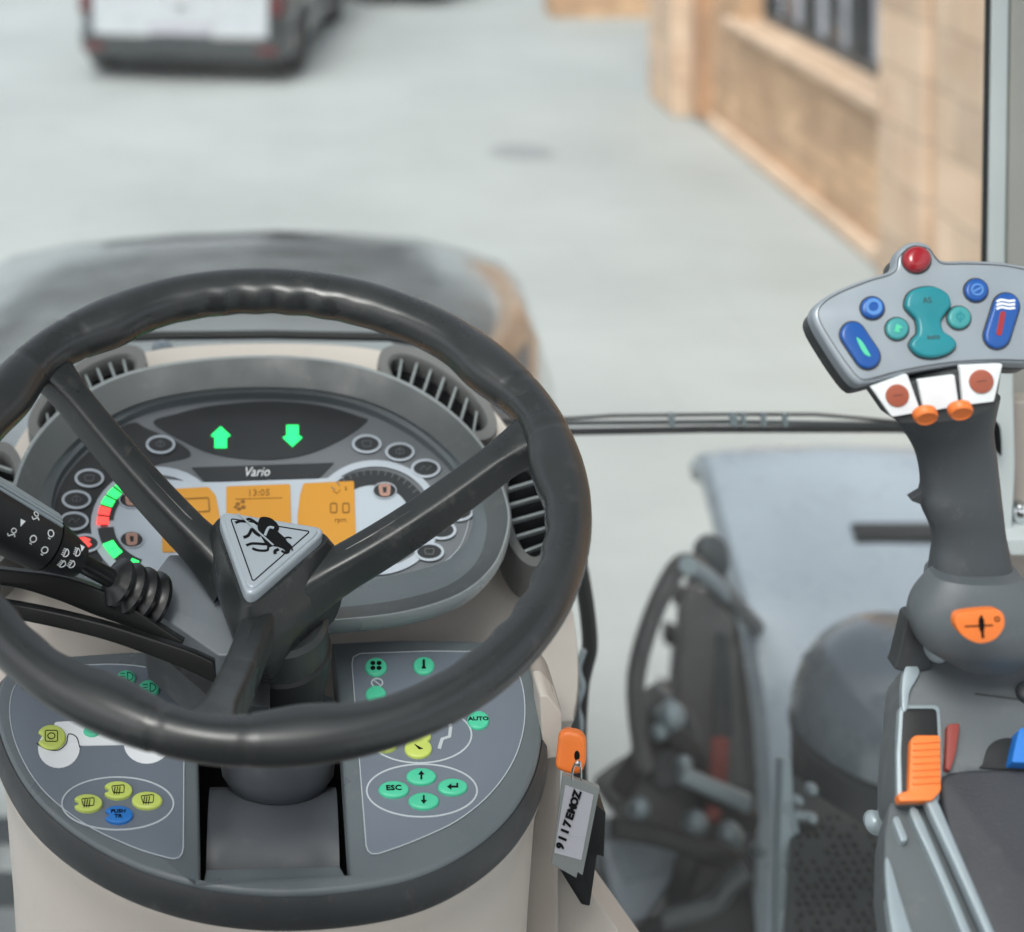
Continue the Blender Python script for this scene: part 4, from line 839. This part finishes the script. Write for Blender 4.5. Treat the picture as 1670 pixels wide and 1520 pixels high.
vprism('lever_slot', S([(1603, 1245), (1612, 1218), (1632, 1206), (1660, 1206), (1700, 1212), (1700, 1254), (1604, 1254)], 4), .002, .006, M['blackpl'], ARM, .0006, pl=PB)
vprism('blue_lever', rounded([(1650, 1200), (1664, 1196), (1720, 1198), (1720, 1256), (1638, 1254), (1642, 1235)], 4), .014, .014, M['bluepl'], ARM, .003, pl=PB, label='blue lever at the right edge')
vprism('ring_switch', S([(1658, 1118), (1690, 1108), (1720, 1120), (1716, 1145), (1685, 1152), (1660, 1140)], 4), .006, .010, M['rimside'], ARM, .004, pl=PB)
vprism('housing_seam', [(1590, 1130), (1900, 1170), (1900, 1174), (1590, 1133)], .0006, .003, M['rimside'], ARM, .0002, pl=PB)
vprism('hinge_block', rounded([(1463, 1080), (1480, 1008), (1490, 1004), (1508, 1030), (1520, 1092), (1490, 1100), (1458, 1092)], 5), 1.0, .012, M['rimside'], ARM, .003)
vprism('hinge_cap', S([(1512, 1060), (1520, 1052), (1532, 1056), (1545, 1075), (1535, 1084), (1518, 1078)], 4), .985, .006, M['silver'], ARM, .002)
vprism('trim_horn', S([(1474, 1092), (1486, 1082), (1498, 1096), (1492, 1112), (1482, 1130), (1478, 1158), (1470, 1160), (1469, 1120)], 4), .003, .006, M['silver'], ARM, .002, pl=PB)
px_tube('stay_rod', [(1487, 1085), (1474, 1180), (1452, 1260), (1434, 1335)], 1.02, .0022, M['silver'], ARM)
mb = MB(); mb.lathe(P(1428, 1342, 1.02), (0, -1, .4), [(.006, -.006), (.007, 0), (.004, .004), (.001, .005)], 16); obj('rod_knob', mb, M['silver'], ARM)

# --- control grip
def stack(nm, rows, Y, dfac, m, par, label=None, tilt=.0):
    """rows: (py, x left, x right): an upright body with rounded section"""
    mb = MB(); rows = S([tuple(r) for r in rows], 5, False); Ls = []
    y0 = rows[0][0]
    for py, xl, xr in rows:
        Yq = Y + (py - y0) * tilt; c = P((xl + xr) / 2, py, Yq); hw = (xr - xl) / 2 * Yq / F; ring = []
        for k in range(28):
            q = 2 * math.pi * k / 28; cc_, ss_ = math.cos(q), math.sin(q); e = 2 / 2.5
            ring.append(c + Vector((hw * math.copysign(abs(cc_) ** e, cc_), hw * dfac * math.copysign(abs(ss_) ** e, ss_), 0)))
        Ls.append(mb.ring(ring))
    for a, b in zip(Ls, Ls[1:]): mb.bridge(a, b)
    mb.face(Ls[0]); mb.face(Ls[-1][::-1]); return obj(nm, mb, m, par, label)
JG = stack('control_grip', [(640, 1446, 1626), (660, 1452, 1622), (690, 1464, 1617), (712, 1480, 1618), (738, 1494, 1622), (765, 1501, 1625), (790, 1503, 1628), (812, 1500, 1630), (835, 1507, 1633), (860, 1518, 1636), (885, 1522, 1640), (910, 1519, 1645), (945, 1515, 1655)], 1.01, .62, M['joygrip'], T, 'dark grey hand grip with coloured keys', tilt=-.00005)
stack('grip_base', [(935, 1519, 1660), (950, 1506, 1680), (975, 1490, 1705), (1000, 1483, 1715), (1025, 1487, 1712), (1050, 1502, 1700), (1070, 1535, 1680), (1085, 1560, 1660)], .985, .55, M['joybase'], JG)
stack('grip_collar', [(926, 1516, 1656), (934, 1511, 1662), (944, 1511, 1664), (950, 1517, 1660)], .998, .60, M['joybase'], JG)
vprism('thumb_spur', [(1503, 803), (1485, 814), (1488, 818), (1504, 824)], .99, .006, M['rimside'], JG, .0006)
pj = Plane(1500, 520, .985, 32, roll=2, yaw=0)
JO = S([(1327, 520), (1331, 497), (1360, 476), (1410, 455), (1448, 443), (1460, 432), (1463, 413), (1478, 398), (1497, 393), (1516, 399), (1527, 415), (1540, 424), (1580, 424), (1640, 427), (1690, 438), (1722, 458), (1728, 482), (1716, 530), (1700, 575), (1686, 592), (1640, 592), (1580, 594), (1520, 601), (1460, 613), (1412, 626), (1396, 624), (1378, 604), (1350, 562)], 4)
mb = MB(); mb.prism(pj, JO, 0, -.012, .0032, 0, 0, steps=4); JP = obj('key_plate', mb, M['joyplate'], JG, 'silver-grey plate carrying the coloured keys')
mb = MB(); JI = [(1518 + (a - 1518) * .955, 515 + (b - 515) * .93) for a, b in JO]; mb.line(pj, JI, .0005, .0001, .0002, 0); obj('plate_seam', mb, M['rimside'], JG)
mb = MB(); JO2 = [(1500 + (a - 1500) * .985, 520 + (b - 520) * .97 + 4) for a, b in JO]; mb.prism(pj, JO2, -.0125, -.026, .002, 0); obj('plate_shell', mb, M['rimside'], JG)
def key(nm, pts, m, top=.003, bev=.0018, well=True, extra=None, lab=None, mats=None):
    mb = MB()
    if well: mb.line(pj, pts, .0016, .0002, .0004, 1)
    mb.prism(pj, pts, top, .0002, bev, 0, steps=4)
    if extra: extra(mb)
    return obj(nm, mb, [M[m], M['rimside']] + [M[q] for q in (mats or [])], JG, lab)
key('red_key', ell(1494, 424, 23, 21.5), 'joyred', .006, .005, lab='red round key on top of the grip plate')
key('round_key', ell(1422, 503, 19, 18), 'joyblue', extra=lambda mb: mb.line(pj, ell(1422, 502, 11, 10.5, 20), .0022, .0029, .0005, 2), mats=['joyblue2'])
key('round_key', ell(1591, 474, 19, 18.5), 'joyblue', extra=lambda mb: (mb.line(pj, ell(1591, 474, 9, 8.5, 18), .0011, .0029, .0004, 2), mb.line(pj, [(1583, 478), (1599, 470)], .0010, .0029, .0004, 2, False)), mats=['joyblue2'])
def leaf(mb): mb.prism(pj, S([(1394, 552), (1404, 560), (1413, 575), (1417, 583), (1408, 580), (1400, 568)], 3), .0035, .0028, 0, 2)
key('oval_key', pill(1390, 546, 1414, 582, 20.5), 'joyblue', extra=leaf, mats=['ledgreen_dim'] if 'ledgreen_dim' in M else ['green'], lab='blue oval key with a green mark')
def stripe(mb):
    mb.prism(pj, pill(1632, 514, 1626, 545, 4.5), .0035, .0028, 0, 2)
    for k in range(3): mb.line(pj, S([(1622, 494 + k * 6), (1630, 491 + k * 6), (1642, 493 + k * 6), (1652, 492 + k * 6)], 3, False), .0013, .0029, .0004, 3, False)
key('oval_key', pill(1640, 500, 1625, 548, 21.5), 'joyblue', extra=stripe, mats=['joyred', 'white'], lab='blue oval key with a red bar and white waves')
hg = S([(1474, 500), (1480, 480), (1500, 470), (1523, 470), (1543, 482), (1548, 500), (1540, 512), (1532, 526), (1536, 542), (1550, 552), (1557, 564), (1545, 578), (1520, 585), (1496, 581), (1482, 566), (1486, 554), (1494, 544), (1492, 524), (1482, 512)], 5)
def ht(mb): mb.text('AS', pj, 1508, 493, 13, .0046, 2, h=.0002); mb.text('auto', pj, 1518, 552, 12, .0046, 2, h=.0002)
key('rocker_key', hg, 'teal', .0045, .003, extra=ht, mats=['rimside'], lab='teal hourglass-shaped rocker key')
key('round_key', ell(1462, 537, 18.5, 18), 'teal2', extra=lambda mb: mb.prism(pj, [(1456, 543), (1459, 530), (1470, 536), (1463, 538), (1465, 544)], .0034, .0028, 0, 2), mats=['green']); key('round_key', ell(1563, 519, 19, 18.5), 'teal2', extra=lambda mb: (mb.line(pj, ell(1563, 518, 6, 5.5, 12), .0009, .0029, .0004, 2), mb.line(pj, [(1563, 508), (1563, 528)], .0007, .0029, .0004, 2, False)), mats=['teal'])
# lower plates with discs, middle label, orange push buttons
pq = Plane(1528, 640, .965, 8, roll=4)
mb = MB(); mb.prism(pq, rounded([(1432, 640), (1560, 606), (1640, 592), (1628, 668), (1570, 690), (1470, 694)], 8), -.003, -.03, .003); obj('switch_carrier', mb, M['rimside'], JG)
for pts, c in (([(1421, 632), (1480, 611), (1502, 672), (1455, 680)], (1463, 645, 19)), ([(1566, 597), (1635, 594), (1621, 655), (1571, 661)], (1600, 622, 20))):
    mb = MB(); mb.prism(pq, rounded(pts, 2), 0, -.004, .0006, 0); mb.prism(pq, ell(*c[:2], c[2], c[2] * .97), .001, 0, .0004, 1); mb.line(pq, [(c[0] - 8, c[1]), (c[0] + 8, c[1] - 2)], .0004, .0008, .0003, 2, False); obj('switch_plate', mb, [M['white'], M['rust'], M['rimside']], JG, 'white plate with a rust-red disc')
mb = MB(); mb.prism(pq, rounded([(1497, 620), (1557, 612), (1564, 662), (1508, 673)], 2), .0, -.003, .0005); obj('blank_plate', mb, M['curtainw'] if 'curtainw' in M else M['white'], JG)
for x, y in ((1511, 686), (1568, 678)):
    mb = MB(); o_ = P(x, y - 4, .945); mb.lathe(o_, (0, -.75, -.5), [(.0072, -.004), (.0072, -.001), (.0060, .0006), (.0054, .0), (.003, -.0002)], 24); obj('push_button', mb, M['orange'], JG)
ps = Plane(1598, 1020, .928, 12)
mb = MB(); mb.prism(ps, S([(1558, 1010), (1566, 1000), (1600, 995), (1628, 995), (1637, 1006), (1636, 1024), (1622, 1042), (1598, 1049), (1574, 1040), (1560, 1024)], 4), .0008, -.006, .0005, 0); mb.line(ps, [(1599, 1003), (1602, 1040)], .0016, .0007, .0003, 1, False); mb.prism(ps, S([(1595, 1010), (1600, 1006), (1604, 1012), (1603, 1030), (1597, 1028)], 3), .0012, .0005, 0, 1); mb.line(ps, [(1572, 1021), (1618, 1019)], .0008, .0007, .0003, 1, False); mb.line(ps, ell(1625, 1009, 4, 3.5, 8), .0007, .0007, .0003, 1)
obj('sticker', mb, [M['orange'], M['blackprint_shade']], JG, 'orange sticker with a black cross-shaped symbol')

# ================================================================== ignition key and tag
KY = thing('ignition_key', 'orange ignition key in the lock right of the button console', 'key', P(925, 1228, 1.09))
pkx = Plane(931, 1228, 1.075, 10, yaw=-12)
mb = MB(); mb.prism(pkx, rounded([(911, 1200), (922, 1192), (946, 1196), (956, 1208), (956, 1245), (948, 1264), (925, 1264), (905, 1254), (908, 1225)], 8, 4), .0, -.007, .003, 0, steps=4)
mb.prism(pkx, ell(941, 1232, 4.5, 8, 14), .0006, -.001, 0, 1); obj('key_bow', mb, [M['orange'], M['blackprint_shade']], KY)
KT = thing('key_tag', 'clear plastic key tag with handwritten paper hanging from the orange key', 'key tag', P(935, 1400, 1.07))
pt = Plane(938, 1340, 1.065, 4, yaw=-8)
mb = MB(); mb.prism(pt, rounded([(918, 1264), (978, 1286), (950, 1428), (942, 1422), (940, 1432), (900, 1410)], 2), 0, -.004, .0008); TG = obj('tag_case', mb, M['tagcase'], KT)
mb = MB(); mb.prism(pt, rounded([(922, 1280), (968, 1296), (948, 1402), (904, 1390)], 2), .0006, -.001, 0, 0)
for k, ch in enumerate('9117EMOZ'):
    t = k / 7; mb.text(ch, pt, 914 + 27 * t, 1378 - 84 * t, 17, .0012, 1, rot=72, sx=1.05, h=.0003, bold=.05)
mb.line(pt, [(916, 1360), (950, 1362)], .0003, .0006, .0002, 0, False); obj('tag_paper', mb, [M['tagpaper'], M['blackprint_shade']], KT)
mb = MB(); pts = [Vector(P(941, 1252, 1.066)) + Vector((.003 * math.sin(a), .001 - .004 * math.cos(a) * .4, .010 * math.cos(a) - .006)) for a in [2 * math.pi * i / 24 for i in range(24)]]
mb.tube(pts, .0007, 8, closed=True, up=(0, 1, 0)); obj('split_ring', mb, M['chrome'], KT)
mb = MB(); mb.lathe(P(943, 1245, 1.062), (0, -1, .2), [(.002, -.001), (.002, .001), (.001, .002)], 10); obj('ring_clasp', mb, M['chrome'], KT)
